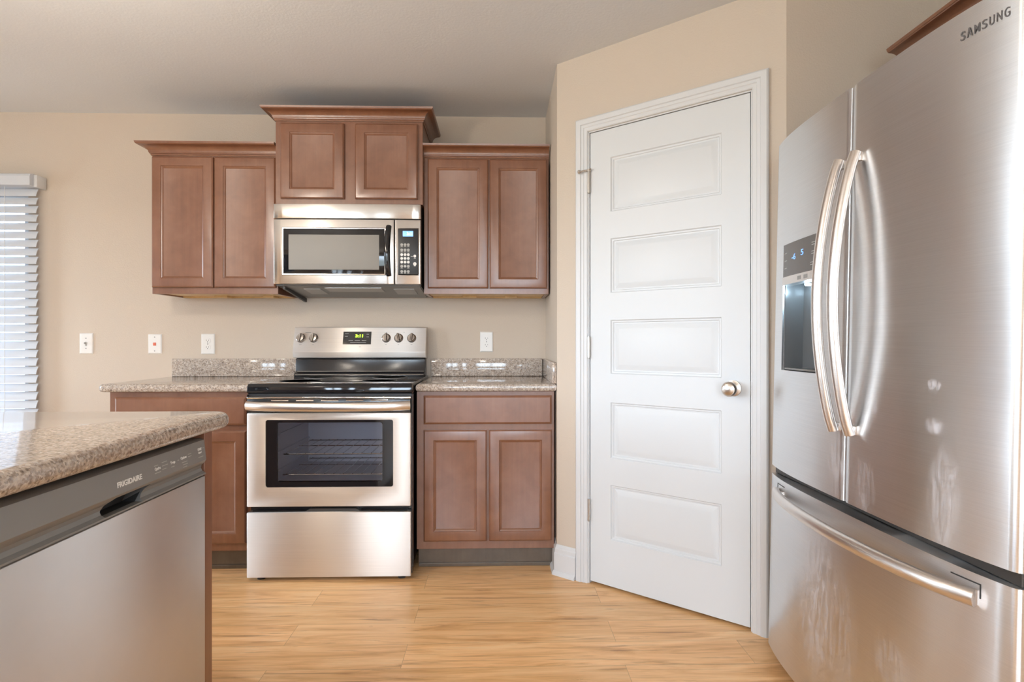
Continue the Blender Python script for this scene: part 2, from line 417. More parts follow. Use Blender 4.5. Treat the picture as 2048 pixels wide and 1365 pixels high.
# ------------------------------------------------------------------ the room
T = 0.12
struct(B().box(XL - T, XR + T, YF - T, YB + T, -0.08, 0).build('floor', 'plank_floor', smooth=0), 'honey brown wood plank floor with dark grain streaks', 'floor')
struct(B().box(XL - T, XR + T, YF - T, YB + T, ZC, ZC + 0.1).build('ceiling', 'ceiling_paint', smooth=0), 'flat grey white textured ceiling', 'ceiling')
def wall_with_holes(name, a0, a1, holes, mk, label):
    """a wall of boxes round rectangular holes [(h0, h1, z0, z1)]; mk(B, a0, a1, z0, z1) adds one box"""
    b = B(); cur = a0
    for (h0, h1, z0, z1) in sorted(holes):
        mk(b, cur, h0, 0, ZC); 
        if z0 > 0: mk(b, h0, h1, 0, z0)
        mk(b, h0, h1, z1, ZC); cur = h1
    mk(b, cur, a1, 0, ZC)
    return struct(b.build(name, 'wall_paint', smooth=0), label, 'wall')
W1 = (-3.68, -2.72, 0.10, 2.0)
wall_with_holes('wall_back', XL - T, XR + T, [W1], lambda b, p, q, r, s: b.box(p, q, YB, YB + T, r, s), 'tan back wall behind the range and cabinets')
W2 = (-3.02, -2.18, 0.06, 2.08); W3 = (-1.88, -1.56, 0.5, 2.08); W5 = (-0.9, 1.1, 0.75, 2.08)
wall_with_holes('wall_front', XL - T, XR + T, [W2, W3, W5], lambda b, p, q, r, s: b.box(p, q, YF - T, YF, r, s), 'tan wall on the far side of the room')
W4 = (-1.6, 0.9, 0.5, 2.08); W6 = (2.30, 2.95, 0.05, 2.08)
wall_with_holes('wall_left', YF, YB, [W4, W6], lambda b, p, q, r, s: b.box(XL - T, XL, p, q, r, s), 'tan wall on the left of the room')
struct(B().box(XR, XR + T, YF, YB, 0, ZC).build('wall_right', 'wall_paint', smooth=0), 'tan wall behind the refrigerator', 'wall')
struct(B().box(0.285, 0.40, 2.722, YB, 0, ZC).build('wall_return', 'wall_paint', smooth=0), 'short tan return wall beside the right cabinets', 'wall')
PO = Vector((0.425, 2.607, 0)); TX, TY = 0.77332, -0.63401; PROT = math.atan2(TY, TX)
def pw(s, d, z): return (PO.x + s * TX - d * TY, PO.y + s * TY + d * TX, z)   # s along the angled wall, d behind its face
def pbox(b, s0, s1, d0, d1, z0, z1, bev=0.0):
    k = B().box(s0, s1, d0, d1, z0, z1, bev)
    for v in k.bm.verts: v.co = Vector(pw(*v.co))
    me = bpy.data.meshes.new('tmp'); k.bm.to_mesh(me); k.bm.free(); b.bm.from_mesh(me); bpy.data.meshes.remove(me)
    return b
b = B(); SC = 0.832
pbox(b, -0.181, -0.012, 0, 0.11, 0, ZC); pbox(b, 0.715, SC, 0, 0.11, 0, ZC); pbox(b, -0.012, 0.715, 0, 0.11, 2.078, ZC)
struct(b.build('wall_angled', 'wall_paint', smooth=0), 'angled tan wall that holds the white pantry door', 'wall')
cx, cy, _ = pw(SC, 0, 0)
struct(B().box(cx, XR, cy, cy + 0.11, 0, ZC).build('wall_pantry', 'wall_paint', smooth=0), 'tan pantry wall behind the top of the refrigerator', 'wall')

# door casing: three mitred lengths, one trim
b = B()
CP = [(0.0, 0.0), (0.0, 0.006), (0.004, 0.009), (0.016, 0.009), (0.019, 0.012), (0.030, 0.012), (0.033, 0.017), (0.054, 0.017), (0.060, 0.012), (0.060, 0.0)]
pth = [(-0.010, 0.0), (-0.010, 2.080), (0.713, 2.080), (0.713, 0.0)]
loops = []
for i, (s_, z_) in enumerate(pth):
    loop = []
    for o_, h_ in CP:
        ds = -o_ if i in (0, 1) else o_; dz = o_ if i in (1, 2) else 0
        loop.append(b.bm.verts.new(pw(s_ + ds, -h_, z_ + dz)))
    loops.append(loop)
for p_, q_ in zip(loops, loops[1:]):
    for k in range(len(CP)): b.bm.faces.new((p_[k], p_[(k + 1) % len(CP)], q_[(k + 1) % len(CP)], q_[k]))
b.bm.faces.new(loops[0]); b.bm.faces.new(loops[-1])
struct(b.build('trim_1', 'white_trim', smooth=0), 'white moulded casing around the pantry door', 'trim')
b = B()
pbox(b, -0.012, -0.004, 0.0, 0.11, 0, 2.078); pbox(b, 0.707, 0.715, 0.0, 0.11, 0, 2.078); pbox(b, -0.012, 0.715, 0.0, 0.11, 2.073, 2.079)
pbox(b, -0.004, 0.012, 0.050, 0.062, 0, 2.073); pbox(b, 0.691, 0.707, 0.050, 0.062, 0, 2.073)
struct(b.build('trim_2', 'white_trim', smooth=0), 'white door jamb inside the pantry casing', 'trim')

# pantry door
d = thing('door_1', 'white five panel pantry door with nickel knob in the angled wall', 'door', pw(0.35, 0.018, 0.012), kind='structure')
PAN = [(1.697, 1.942), (1.332, 1.576), (0.968, 1.210), (0.588, 0.839), (0.221, 0.467)]
DY0, DY1 = 0.004, 0.038
b = B(); zs = [0.012] + [q for p_ in reversed(PAN) for q in p_] + [2.070]
pbox(b, 0.0, 0.103, DY0, DY1, 0.012, 2.070); pbox(b, 0.594, 0.703, DY0, DY1, 0.012, 2.070)
for i in range(0, len(zs), 2): pbox(b, 0.103, 0.594, DY0, DY1, zs[i], zs[i + 1])
b.build('door_slab', 'door_paint', d, smooth=0)
for (z0, z1) in PAN:
    B().rings(0.103, 0.594, z0, z1, DY0, [(0, 0), (0.004, -0.006), (0.010, -0.007), (0.013, -0.011), (0.018, -0.0115), (0.040, -0.003), (0.042, -0.0025)], fn=pw).build('panel', 'door_paint', d, smooth=20)
kb = B().lathe([(0.031, 0), (0.032, 0.003), (0.031, 0.007), (0.016, 0.010), (0.011, 0.014), (0.011, 0.028), (0.016, 0.033), (0.026, 0.040), (0.0295, 0.050), (0.029, 0.058), (0.024, 0.064), (0.022, 0.0625), (0.014, 0.066), (0.0, 0.067)], pw(0.640, DY0, 0.930), (TY, -TX, 0))
kb.build('door_knob', 'satin_nickel', d)
pl = B(); pbox(pl, 0.7025, 0.7045, DY0 - 0.001, 0.03, 0.90, 0.958); pl.build('latch_plate', 'hinge_metal', d)
for z in (1.797, 1.038, 0.290):
    h = B()
    h.tube([pw(-0.004, -0.004, z), pw(-0.004, -0.004, z + 0.098)], 0.0065, n=10)
    h.tube([pw(-0.004, -0.004, z - 0.004), pw(-0.004, -0.004, z)], 0.004, n=8)
    pbox(h, -0.0115, 0.001, -0.001, 0.003, z + 0.002, z + 0.096)
    ho = h.build('hinge', 'hinge_metal', d)
    if z > 1.5:
        s_ = B(); s_.tube([pw(-0.004, -0.005, 1.900), pw(-0.012, -0.026, 1.896), pw(-0.036, -0.030, 1.893)], 0.0035, n=8)
        s_.lathe([(0.0, 0), (0.008, 0.001), (0.010, 0.006), (0.008, 0.010), (0, 0.011)], pw(-0.034, -0.030, 1.893), (-TX, -TY, 0), 12)
        s_.tube([pw(-0.004, -0.006, 1.900), pw(0.012, -0.014, 1.902)], 0.0035, n=8)
        s_.lathe([(0.010, 0), (0.010, 0.010), (0, 0.011)], pw(-0.004, -0.004, 1.894), (0, 0, 1), 12)
        s_.build('hinge_stop', 'satin_nickel', ho, 'small nickel door stop arm on the top hinge')

# baseboards
BP = [(0, 0), (0.026, 0), (0.025, 0.010), (0.018, 0.020), (0.015, 0.022), (0.015, 0.100), (0.011, 0.106), (0.011, 0.122), (0.005, 0.130), (0.003, 0.142), (0, 0.142)]
p0 = pw(-0.181, 0, 0); p1 = pw(-0.072, 0, 0)
struct(B().sweep([(0.2845, 2.815), (0.2845, p0[1]), (p1[0], p1[1])], BP).build('baseboard_angled', 'white_trim', smooth=0), 'short white baseboard between cabinet and pantry door casing', 'baseboard')
struct(B().sweep([(XL, YB), (-1.90, YB)], BP).build('baseboard_back', 'white_trim', smooth=0), 'white baseboard along the back wall', 'baseboard')

# windows
def window(name, label, a0, a1, z0, z1, place, mull):
    """place(a, d, z): a along the wall, d from the inner face outwards"""
    w = thing(name, label, 'window', place((a0 + a1) / 2, 0.06, z0), kind='structure')
    def bx(b, p, q, d0, d1, r, s):
        P, Q = place(p, d0, r), place(q, d1, s)
        b.box(min(P[0], Q[0]), max(P[0], Q[0]), min(P[1], Q[1]), max(P[1], Q[1]), r, s)
    f = B(); t = 0.045
    bx(f, a0, a0 + t, 0.03, 0.10, z0, z1); bx(f, a1 - t, a1, 0.03, 0.10, z0, z1)
    bx(f, a0 + t, a1 - t, 0.03, 0.10, z0, z0 + t); bx(f, a0 + t, a1 - t, 0.03, 0.10, z1 - t, z1)
    for m_ in mull: bx(f, m_ - 0.05, m_ + 0.05, 0.035, 0.095, z0 + t, z1 - t)
    f.build('window_frame', 'white_trim', w, smooth=0)
    g = B(); bx(g, a0 + t, a1 - t, 0.062, 0.066, z0 + t, z1 - t); g.build('window_glass', 'clear_glass', w, smooth=0)
window('window_1', 'bright window behind the white blind on the back wall', *W1, lambda a, d_, z: (a, YB + d_, z), [])
window('window_2', 'tall glazed patio door on the far side of the room', *W2, lambda a, d_, z: (a, YF - d_, z), [-2.60])
window('window_3', 'narrow window on the far side of the room', *W3, lambda a, d_, z: (a, YF - d_, z), [])
window('window_4', 'wide window in the left wall', *W4, lambda a, d_, z: (XL - d_, a, z), [-0.35])  # unseen opening, added to bring in more daylight
window('window_5', 'wide window behind the camera', *W5, lambda a, d_, z: (a, YF - d_, z), [0.1])  # also unseen, another opening added to brighten the room
window('window_6', 'narrow full height window in the left wall', *W6, lambda a, d_, z: (XL - d_, a, z), [])  # added so the refrigerator front reflects a bright stripe
daylight('daylight_portal_6', (XL - 0.11, 2.625, 1.065), 2.03, 0.65, (0, R(-90), 0))
daylight('daylight_portal_1', ((W1[0] + W1[1]) / 2, YB + 0.11, 1.05), 0.96, 1.9, (R(-90), 0, 0))
daylight('daylight_portal_2', ((W2[0] + W2[1]) / 2, YF - 0.11, 1.07), 0.84, 2.02, (R(90), 0, 0))
daylight('daylight_portal_3', ((W3[0] + W3[1]) / 2, YF - 0.11, 1.29), 0.32, 1.58, (R(90), 0, 0))
daylight('daylight_portal_4', (XL - 0.11, -0.35, 1.29), 1.58, 2.5, (0, R(-90), 0))
daylight('daylight_portal_5', (0.1, YF - 0.11, 1.415), 2.0, 1.33, (R(90), 0, 0))

# warm lamps, on: unseen flush pair added as light source, and the pendant
def bulb(x_, y_, z_, w_):
    l = bpy.data.lights.new('lamp_bulb', 'POINT'); l.shadow_soft_size = 0.09; l.energy = w_; l.color = LAMP_COL
    o = bpy.data.objects.new('lamp_bulb', l); C.objects.link(o); o.location = (x_, y_, z_)
for i, (lx, ly) in enumerate([(-0.35, -1.9), (-2.9, -1.6)]):
    t = thing('ceiling_light', ['round flush ceiling light behind the camera', 'round flush ceiling light in the living area'][i], 'ceiling light', (lx, ly, ZC - 0.09), 'flush ceiling lights')
    B().lathe([(0.165, 0.088), (0.17, 0.07), (0.165, 0.06), (0.15, 0.058)], (lx, ly, ZC - 0.09)).build('rim', 'lamp_metal', t)
    B().lathe([(0.0, 0.0), (0.05, 0.004), (0.10, 0.018), (0.14, 0.042), (0.152, 0.06), (0.15, 0.07)], (lx, ly, ZC - 0.09)).build('glass_dome', 'lamp_glass', t)
    bulb(lx, ly, ZC - 0.22, LAMP_W * 1.3)
lx, ly = -1.46, 1.38
t = thing('pendant_light', 'glass pendant lamp hanging above the island', 'pendant light', (lx, ly, 2.02))
B().lathe([(0.06, 0.0), (0.06, -0.02), (0.03, -0.028), (0.0, -0.028)], (lx, ly, ZC)).build('canopy', 'lamp_metal', t)
B().tube([(lx, ly, ZC - 0.02), (lx, ly, 2.14)], 0.006, n=10).build('stem', 'lamp_metal', t)
B().lathe([(0.0, 0.0), (0.045, 0.006), (0.075, 0.03), (0.085, 0.065), (0.07, 0.105), (0.03, 0.125), (0.0, 0.127)], (lx, ly, 2.02)).build('glass_shade', 'lamp_glass', t)
bulb(lx, ly, 1.92, LAMP_W)

# ------------------------------------------------------------------ blind
bl = thing('window_blind', 'white horizontal slat blind over the window at left edge', 'blind', (-3.19, 3.345, 0.10))
BX0, BX1 = -3.76, -2.635
hd = B(); hd.poly([(BX0 - 0.01, 3.27, 1.995), (BX0 - 0.01, 3.27, 2.045), (BX0 - 0.01, 3.275, 2.058), (BX0 - 0.01, 3.285, 2.063), (BX0 - 0.01, 3.36, 2.063), (BX0 - 0.01, 3.36, 1.995)], (BX1 - BX0 + 0.012, 0, 0))
hd.build('headrail', 'blind_slat', bl, smooth=0)
B().box(BX1 + 0.002, BX1 + 0.022, 3.295, 3.366, 1.99, 2.058, 0.003).build('end_bracket', 'white_trim', bl)
s_ = B(); pitch = 0.0485; z = 1.965; ang = R(67)
while z > 0.15:
    pts = []
    for k in range(5):
        q = (k / 4 - 0.5) * 0.046; crown = 0.0025 * (1 - (2 * k / 4 - 1) ** 2)
        pts.append((BX0, 3.325 + q * math.cos(ang) - crown * math.sin(ang), z + q * math.sin(ang) + crown * math.cos(ang)))
    lo = [(p_[0], p_[1] + 0.002 * math.sin(ang), p_[2] - 0.002 * math.cos(ang)) for p_ in reversed(pts)]
    s_.poly(pts + lo, (BX1 - BX0, 0, 0)); z -= pitch
s_.build('slats', 'blind_slat', bl)
B().box(BX0, BX1, 3.300, 3.350, 0.10, 0.125, 0.003).build('bottom_rail', 'blind_slat', bl)
for cx_ in (-2.80, -3.2, -3.6):
    B().box(cx_ - 0.001, cx_ + 0.001, 3.3035, 3.3055, 0.12, 2.0).build('ladder_cord', 'cord_white', bl, smooth=0)

# ------------------------------------------------------------------ wall plates
def plate(name, label, x0, x1, z0, z1, cat):
    t = thing(name, label, cat, ((x0 + x1) / 2, YB, z0))
    B().rings(x0, x1, z0, z1, YB, [(0, 0), (0, 0.002), (0.004, 0.0055), (0.006, 0.006)]).build('cover_plate', 'wall_plate', t, smooth=0)
    return t
def screws(t, x, zs_, y):
    for z_ in zs_: B().lathe([(0.0033, 0), (0.0033, 0.0008), (0.002, 0.0013), (0, 0.0014)], (x, y, z_), (0, -1, 0), 10).build('screw', 'grey_plastic', t)
t = plate('cable_outlet', 'white cable jack wall plate nearest the window', -2.427, -2.350, 1.041, 1.160, 'wall plate')
screws(t, -2.3885, (1.131, 1.072), YB - 0.006)
B().lathe([(0.0075, 0), (0.0075, 0.003), (0.005, 0.004), (0.005, 0.011), (0.002, 0.011), (0.0018, 0.006)], (-2.3885, YB - 0.006, 1.103), (0, -1, 0), 12).build('coax_connector', 'hinge_metal', t)
B().box(-2.3935, -2.3835, YB - 0.008, YB - 0.006, 1.086, 1.100, 0.001).build('label_tab', 'print_dim', t)
t = plate('phone_outlet', 'white wall plate with a small red jack in the middle', -2.035, -1.957, 1.041, 1.154, 'wall plate')
screws(t, -1.996, (1.138, 1.057), YB - 0.006)
B().box(-2.0045, -1.9875, YB - 0.008, YB - 0.005, 1.088, 1.106, 0.001).build('jack', 'jack_red', t, 'red jack insert')
def duplex(label, x0, x1, z0, z1):
    t = plate('power_outlet', label, x0, x1, z0, z1, 'outlet'); t['group'] = 'duplex power outlets above the counters'
    xm, zm = (x0 + x1) / 2, (z0 + z1) / 2
    for dz in (0.0195, -0.0195):
        pts = [(xm + 0.0165 * math.cos(a_), YB - 0.0055, zm + dz + max(-0.0135, min(0.0135, 0.0165 * math.sin(a_)))) for a_ in [2 * math.pi * k / 24 for k in range(24)]]
        f = B().poly(pts, (0, -0.0022, 0)).build('receptacle', 'wall_plate', t, smooth=20)
        sl = B(); y = YB - 0.0079
        sl.box(xm - 0.0078, xm - 0.0058, y - 0.0002, y + 0.001, zm + dz - 0.002, zm + dz + 0.0065)
        sl.box(xm + 0.0058, xm + 0.0074, y - 0.0002, y + 0.001, zm + dz - 0.001, zm + dz + 0.0055)
        sl.lathe([(0.0025, 0), (0.0025, 0.0012)], (xm, y + 0.001, zm + dz - 0.0075), (0, -1, 0), 10)
        sl.build('slots', 'slot_dark', f, smooth=0)
    screws(t, xm, (zm,), YB - 0.006)
duplex('white duplex outlet above the left backsplash, left of the range', -1.730, -1.652, 1.038, 1.157)
duplex('white duplex outlet above the right backsplash, right of the range', -0.104, -0.027, 1.051, 1.170)

# ------------------------------------------------------------------ cabinets
DOORP = [(0, 0), (0, 0.014), (0.006, 0.0195), (0.008, 0.020), (0.048, 0.020), (0.050, 0.0165), (0.053, 0.0155), (0.060, 0.0095), (0.062, 0.009)]
def cab_door(x0, x1, z0, z1, yf, parent):
    """yf = the plane its back lies on"""
    return B().rings(x0, x1, z0, z1, yf, DOORP).build('door', 'stained_wood', parent, smooth=25)
def cab_drawer(x0, x1, z0, z1, yf, parent):
    return B().rings(x0, x1, z0, z1, yf, [(0, 0), (0, 0.013), (0.008, 0.019), (0.010, 0.020)]).build('drawer_front', 'stained_wood', parent, smooth=25)
def crown_prof(z):
    c = [(0, 0), (0.004, 0), (0.006, 0.004), (0.006, 0.008), (0.010, 0.010), (0.011, 0.014)]
    for k in range(9):
        a_ = k / 8 * math.pi / 2
        c.append((0.013 + 0.036 * (1 - math.cos(a_)), 0.016 + 0.030 * math.sin(a_)))
    c += [(0.054, 0.047), (0.056, 0.050), (0.058, 0.051), (0.060, 0.060), (0, 0.060)]
    return [(o_, z + h_) for o_, h_ in c]
def upper(label, x0, x1, z0, z1, yface, doors, crown_path, cleats, sides='lr'):
    t = thing('upper_cabinet', label, 'cabinet', ((x0 + x1) / 2, YB, z0), 'upper kitchen cabinets')
    b = B()
    b.box(x0, x0 + 0.018, yface + 0.018, YB, z0, z1); b.box(x1 - 0.018, x1, yface + 0.018, YB, z0, z1)
    b.box(x0 + 0.018, x1 - 0.018, yface + 0.018, YB, z1 - 0.018, z1)
    b.build('case', 'stained_wood', t, smooth=0)
    f = B(); zt, zb_ = z1, z0
    f.box(x0, x1, yface, yface + 0.0178, z0, z1, 0.0012)
    f.build('face_frame', 'stained_wood', t, smooth=0)
    m_ = B(); m_.box(x0 + 0.018, x1 - 0.018, yface + 0.018, YB, z0 + 0.006, z0 + 0.018); m_.box(x0 + 0.018, x1 - 0.018, YB - 0.035, YB - 0.001, z0 - 0.002, z0 + 0.006)
    m_.build('bottom_panel', 'maple_ply', t, 'unfinished yellow maple underside', smooth=0)
    for (c0, c1) in cleats: B().box(c0, c1, YB - 0.11, YB - 0.035, z0 - 0.005, z0 + 0.006, 0.001).build('cleat', 'maple_ply', t, 'yellow mounting block', smooth=0)
    for (p, q, r, s) in doors: cab_door(p, q, r, s, yface, t)
    if crown_path: B().sweep(crown_path, crown_prof(z1)).build('crown_molding', 'stained_wood', t, smooth=25)
    return t
upper('upper cabinet on the left with two tall doors, left of the microwave', -1.834, -1.172, 1.366, 2.100, 3.07,
      [(-1.828, -1.508, 1.399, 2.091), (-1.502, -1.180, 1.399, 2.091)], [(-1.834, YB), (-1.834, 3.07), (-1.172, 3.07)], [(-1.60, -1.53), (-1.33, -1.27)])
upper('short raised upper cabinet directly above the microwave', -1.166, -0.396, 1.836, 2.272, 3.02,
      [(-1.136, -0.806, 1.862, 2.257), (-0.748, -0.421, 1.862, 2.257)], [(-1.166, YB), (-1.166, 3.02), (-0.396, 3.02), (-0.396, YB)], [])
upper('upper cabinet on the right with two tall doors, next to the pantry wall', -0.395, 0.276, 1.368, 2.100, 3.07,
      [(-0.374, -0.050, 1.398, 2.091), (-0.043, 0.266, 1.398, 2.091)], [(-0.395, 3.07), (0.276, 3.07)], [(-0.20, -0.12), (0.04, 0.11)])

def base(label, x0, x1, drawers, doors, toe=(0.0, 0.105)):
    t = thing('base_cabinet', label, 'cabinet', ((x0 + x1) / 2, YB, 0), 'base kitchen cabinets')
    b = B(); yf = 2.77
    b.box(x0, x0 + 0.018, yf + 0.018, YB, 0.105, 0.870); b.box(x1 - 0.018, x1, yf + 0.018, YB, 0.105, 0.870)
    b.box(x0 + 0.018, x1 - 0.018, yf + 0.018, YB, 0.105, 0.123); b.box(x0 + 0.018, x1 - 0.018, YB - 0.012, YB, 0.123, 0.870)
    b.box(x0, x0 + 0.018, yf + 0.068, YB, 0, 0.105); b.box(x1 - 0.018, x1, yf + 0.068, YB, 0, 0.105)
    b.build('case', 'stained_wood', t, smooth=0)
    B().box(x0, x1, yf, yf + 0.018, 0.105, 0.870, 0.0012).build('face_frame', 'stained_wood', t, smooth=0)
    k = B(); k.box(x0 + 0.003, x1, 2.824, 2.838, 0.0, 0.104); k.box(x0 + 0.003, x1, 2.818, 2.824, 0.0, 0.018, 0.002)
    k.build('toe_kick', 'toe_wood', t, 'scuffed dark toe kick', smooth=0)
    for q in drawers: cab_drawer(*q, yf, t)
    for q in doors: cab_door(*q, yf, t)
    return t
base('dark brown base cabinet between range and pantry wall, with two doors', -0.392, 0.276, [(-0.357, 0.263, 0.712, 0.851)], [(-0.357, -0.053, 0.146, 0.684), (-0.041, 0.263, 0.146, 0.684)])
base('dark brown base cabinet left of the range, partly behind the island', -1.854, -1.176, [(-1.822, -1.203, 0.712, 0.846)], [(-1.822, -1.520, 0.144, 0.684), (-1.508, -1.203, 0.144, 0.684)])

# countertops with backsplashes
def slab(b, pts, z0, z1, front):
    b.poly([(p_[0], p_[1], z0) for p_ in pts], (0, 0, z1 - z0))
def counter(label, outline, z0, z1, bev, name='countertop'):
    b = B(); b.poly([(x_, y_, z0) for x_, y_ in outline], (0, 0, z1 - z0))
    es = [e_ for e_ in b.bm.edges if abs(e_.verts[0].co.z - e_.verts[1].co.z) < 1e-5]
    bmesh.ops.bevel(b.bm, geom=es, offset=bev, segments=6, profile=0.5, affect='EDGES')
    return b.build(name, 'granite', None, smooth=40)
def arc(cx_, cy_, r, a0, a1, n=8): return [(cx_ + r * math.cos(R(a0 + (a1 - a0) * k / n)), cy_ + r * math.sin(R(a0 + (a1 - a0) * k / n))) for k in range(n + 1)]
t = counter('', [(-0.392, 2.735), (0.284, 2.735), (0.284, 3.369), (-0.392, 3.369)], 0.871, 0.909, 0.016)
tag(t, 'speckled granite countertop right of the range with backsplash on two sides', 'countertop', 'granite countertops')
B().box(-0.392, 0.262, 3.349, 3.3695, 0.909, 1.012, 0.003).build('backsplash', 'granite', t)
B().box(0.2625, 0.284, 2.738, 3.3695, 0.909, 1.012, 0.003).build('backsplash', 'granite', t)
t = counter('', arc(-1.860, 2.775, 0.04, 180, 270) + [(-1.176, 2.735), (-1.176, 3.369), (-1.900, 3.369)], 0.871, 0.909, 0.016)
tag(t, 'speckled granite countertop left of the range, overhanging at its left end', 'countertop', 'granite countertops')
B().box(-1.890, -1.176, 3.349, 3.3695, 0.909, 1.012, 0.003).build('backsplash', 'granite', t)

# ------------------------------------------------------------------ microwave
mw = thing('microwave', 'stainless over the range microwave with black framed window and keypad', 'microwave', (-0.783, 3.37, 1.39))
MX0, MX1, MF = -1.164, -0.402, 2.98
b = B(); b.poly([(MX0 + 0.004, MF + 0.035, 1.405), (MX0 + 0.004, 3.36, 1.375), (MX0 + 0.004, 3.36, 1.832), (MX0 + 0.004, MF + 0.035, 1.832)], (MX1 - MX0 - 0.008, 0, 0))
b.build('body', 'dark_metal', mw, smooth=0)
def mface(name, x0, x1, z0, z1, mat, bulge=0.006):
    """steel front, softly bowed across its width"""
    b = B(); n = 16; w = MX1 - MX0
    pts = [(x0 + (x1 - x0) * k / n, MF + bulge * (2 * ((x0 + (x1 - x0) * k / n) - MX0) / w - 1) ** 2, z0) for k in range(n + 1)]
    pts += [(x1, MF + 0.034, z0), (x0, MF + 0.034, z0)]
    b.poly(pts, (0, 0, z1 - z0), 0.003)
    return b.build(name, mat, mw)
mface('vent_grille', MX0, MX1, 1.753, 1.829, 'microwave_steel')['label'] = 'plain stainless vent strip along the top'
md = mface('oven_door', MX0, -0.540, 1.412, 1.748, 'microwave_steel')
cp = mface('control_panel', -0.535, MX1, 1.412, 1.748, 'microwave_steel')
yw = MF + 0.0055
B().rings(-1.118, -0.582, 1.457, 1.706, MF + 0.010, [(0, 0), (0, 0.010), (0.003, 0.0125), (0.007, 0.0120), (0.0075, 0.0085)], cap=False).build('window_trim', 'chrome', md)
B().box(-1.111, -0.589, MF + 0.0, MF + 0.007, 1.464, 1.699, 0.001).build('window_frame', 'black_glass', md, 'black glass bezel')
B().box(-1.084, -0.617, MF - 0.0012, MF + 0.004, 1.486, 1.668, 0.001).build('window_screen', 'mw_mesh', md, 'grey mesh screen of the window')
hp = [(-0.566 - 0.006 * math.sin(math.pi * k / 14), MF - 0.002 - 0.030 * math.sin(math.pi * min(1, max(0, k / 14))) ** 0.5, 1.456 + 0.258 * k / 14) for k in range(15)]
B().tube(hp, 0.014, 0.008, 14, side=(1, 0, 0)).build('handle', 'black_glass', md, 'glossy black curved bar handle')
B().rings(-0.521, -0.410, 1.458, 1.705, MF + 0.010, [(0, 0), (0, 0.006), (0.003, 0.0085), (0.005, 0.0075), (0.0055, 0.0045)], cap=False).build('keypad_trim', 'chrome', cp)
ky = MF - 0.0015
kp = B().box(-0.516, -0.415, ky, MF + 0.008, 1.463, 1.700, 0.0008).build('keypad', 'black_plastic', cp, 'black keypad')
B().box(-0.494, -0.440, ky - 0.0008, ky + 0.001, 1.660, 1.689, 0.0004).build('clock_display', 'lcd_blue', cp, 'lit blue clock display')
text('3:11', 0.022, (-0.473, ky - 0.0012, 1.667), (1, 0, 0), (0, 0, 1), 'lcd_light', 'clock_digits', cp, 'glowing clock digits reading 3:11', width=0.028, bold=0.0006)
RW = [(1.617, 'o'), (1.590, 'o'), (1.5655, 'd'), (1.546, 'd'), (1.5265, 'd'), (1.505, 'm'), (1.4775, 'o')]
dg_ = iter('1234567890')
for z_, kd in RW:
    for ci, x_ in enumerate((-0.4995, -0.4822, -0.4652)):
        r_ = 0.0072
        rb_ = B().lathe([(r_, 0), (r_, 0.0008), (r_ - 0.0022, 0.0008), (r_ - 0.0022, 0.0002)], (x_, ky, z_), (0, -1, 0), 18)
        if kd == 'o' or (kd == 'm' and ci != 1): rb_.box(x_ - 0.006, x_ + 0.006, ky - 0.0005, ky + 0.0005, z_ - 0.0115, z_ - 0.0088)
        bt = rb_.build('button', 'print_dim' if kd != 'd' else 'print_white', cp, smooth=0)
        if kd == 'd' or (kd == 'm' and ci == 1):
            text(next(dg_), 0.0085, (x_, ky - 0.0004, z_ - 0.003), (1, 0, 0), (0, 0, 1), 'print_white', 'button_number', bt, align='CENTER', bold=0.0001)
for (x_, z_, r_) in ((-0.4315, 1.558, 0.0072), (-0.4315, 1.517, 0.0090)):
    B().lathe([(r_, 0), (r_, 0.0008), (r_ * 0.6, 0.0008), (r_ * 0.6, 0.0003), (0, 0.0003)], (x_, ky, z_), (0, -1, 0), 18).box(x_ - 0.005, x_ + 0.005, ky - 0.0005, ky, z_ - 0.012, z_ - 0.0095).build('button', 'print_white', cp, smooth=0)
B().box(-0.452, -0.441, ky - 0.0005, ky, 1.5545, 1.5585).build('legend_mark', 'print_dim', cp, smooth=0)
us = B(); us.poly([(MX0 + 0.045, MF + 0.02, 1.4115), (MX0 + 0.045, MF + 0.05, 1.402), (MX0 + 0.045, 3.33, 1.368), (MX0 + 0.045, 3.36, 1.376), (MX0 + 0.045, 3.36, 1.41)], (MX1 - MX0 - 0.055, 0, 0))
us.build('underside', 'panel_grey', mw, 'grey vented underside', smooth=0)
def under(x0, x1, y0, y1, mat, name, lab=None):
    z = lambda y: 1.402 - (y - (MF + 0.05)) * 0.034 / (3.33 - MF - 0.05)
    B().poly([(x0, y0, z(y0)), (x1, y0, z(y0)), (x1, y1, z(y1)), (x0, y1, z(y1))], (0, 0, -0.003)).build(name, mat, mw, lab, smooth=0)
under(-1.04, -0.95, 3.08, 3.22, 'print_dim', 'task_light', 'pale light lens underneath')
under(-0.92, -0.62, 3.05, 3.15, 'pocket_steel', 'grease_filter', 'metal filter screen underneath'); under(-0.56, -0.45, 3.08, 3.22, 'print_dim', 'task_light', 'pale light lens underneath')
B().poly([(-1.128, 3.02, 1.401), (-1.128, 3.36, 1.365), (-1.128, 3.36, 1.342), (-1.128, 3.02, 1.388)], (0.012, 0, 0)).build('vent_flap', 'black_plastic', mw, smooth=0)

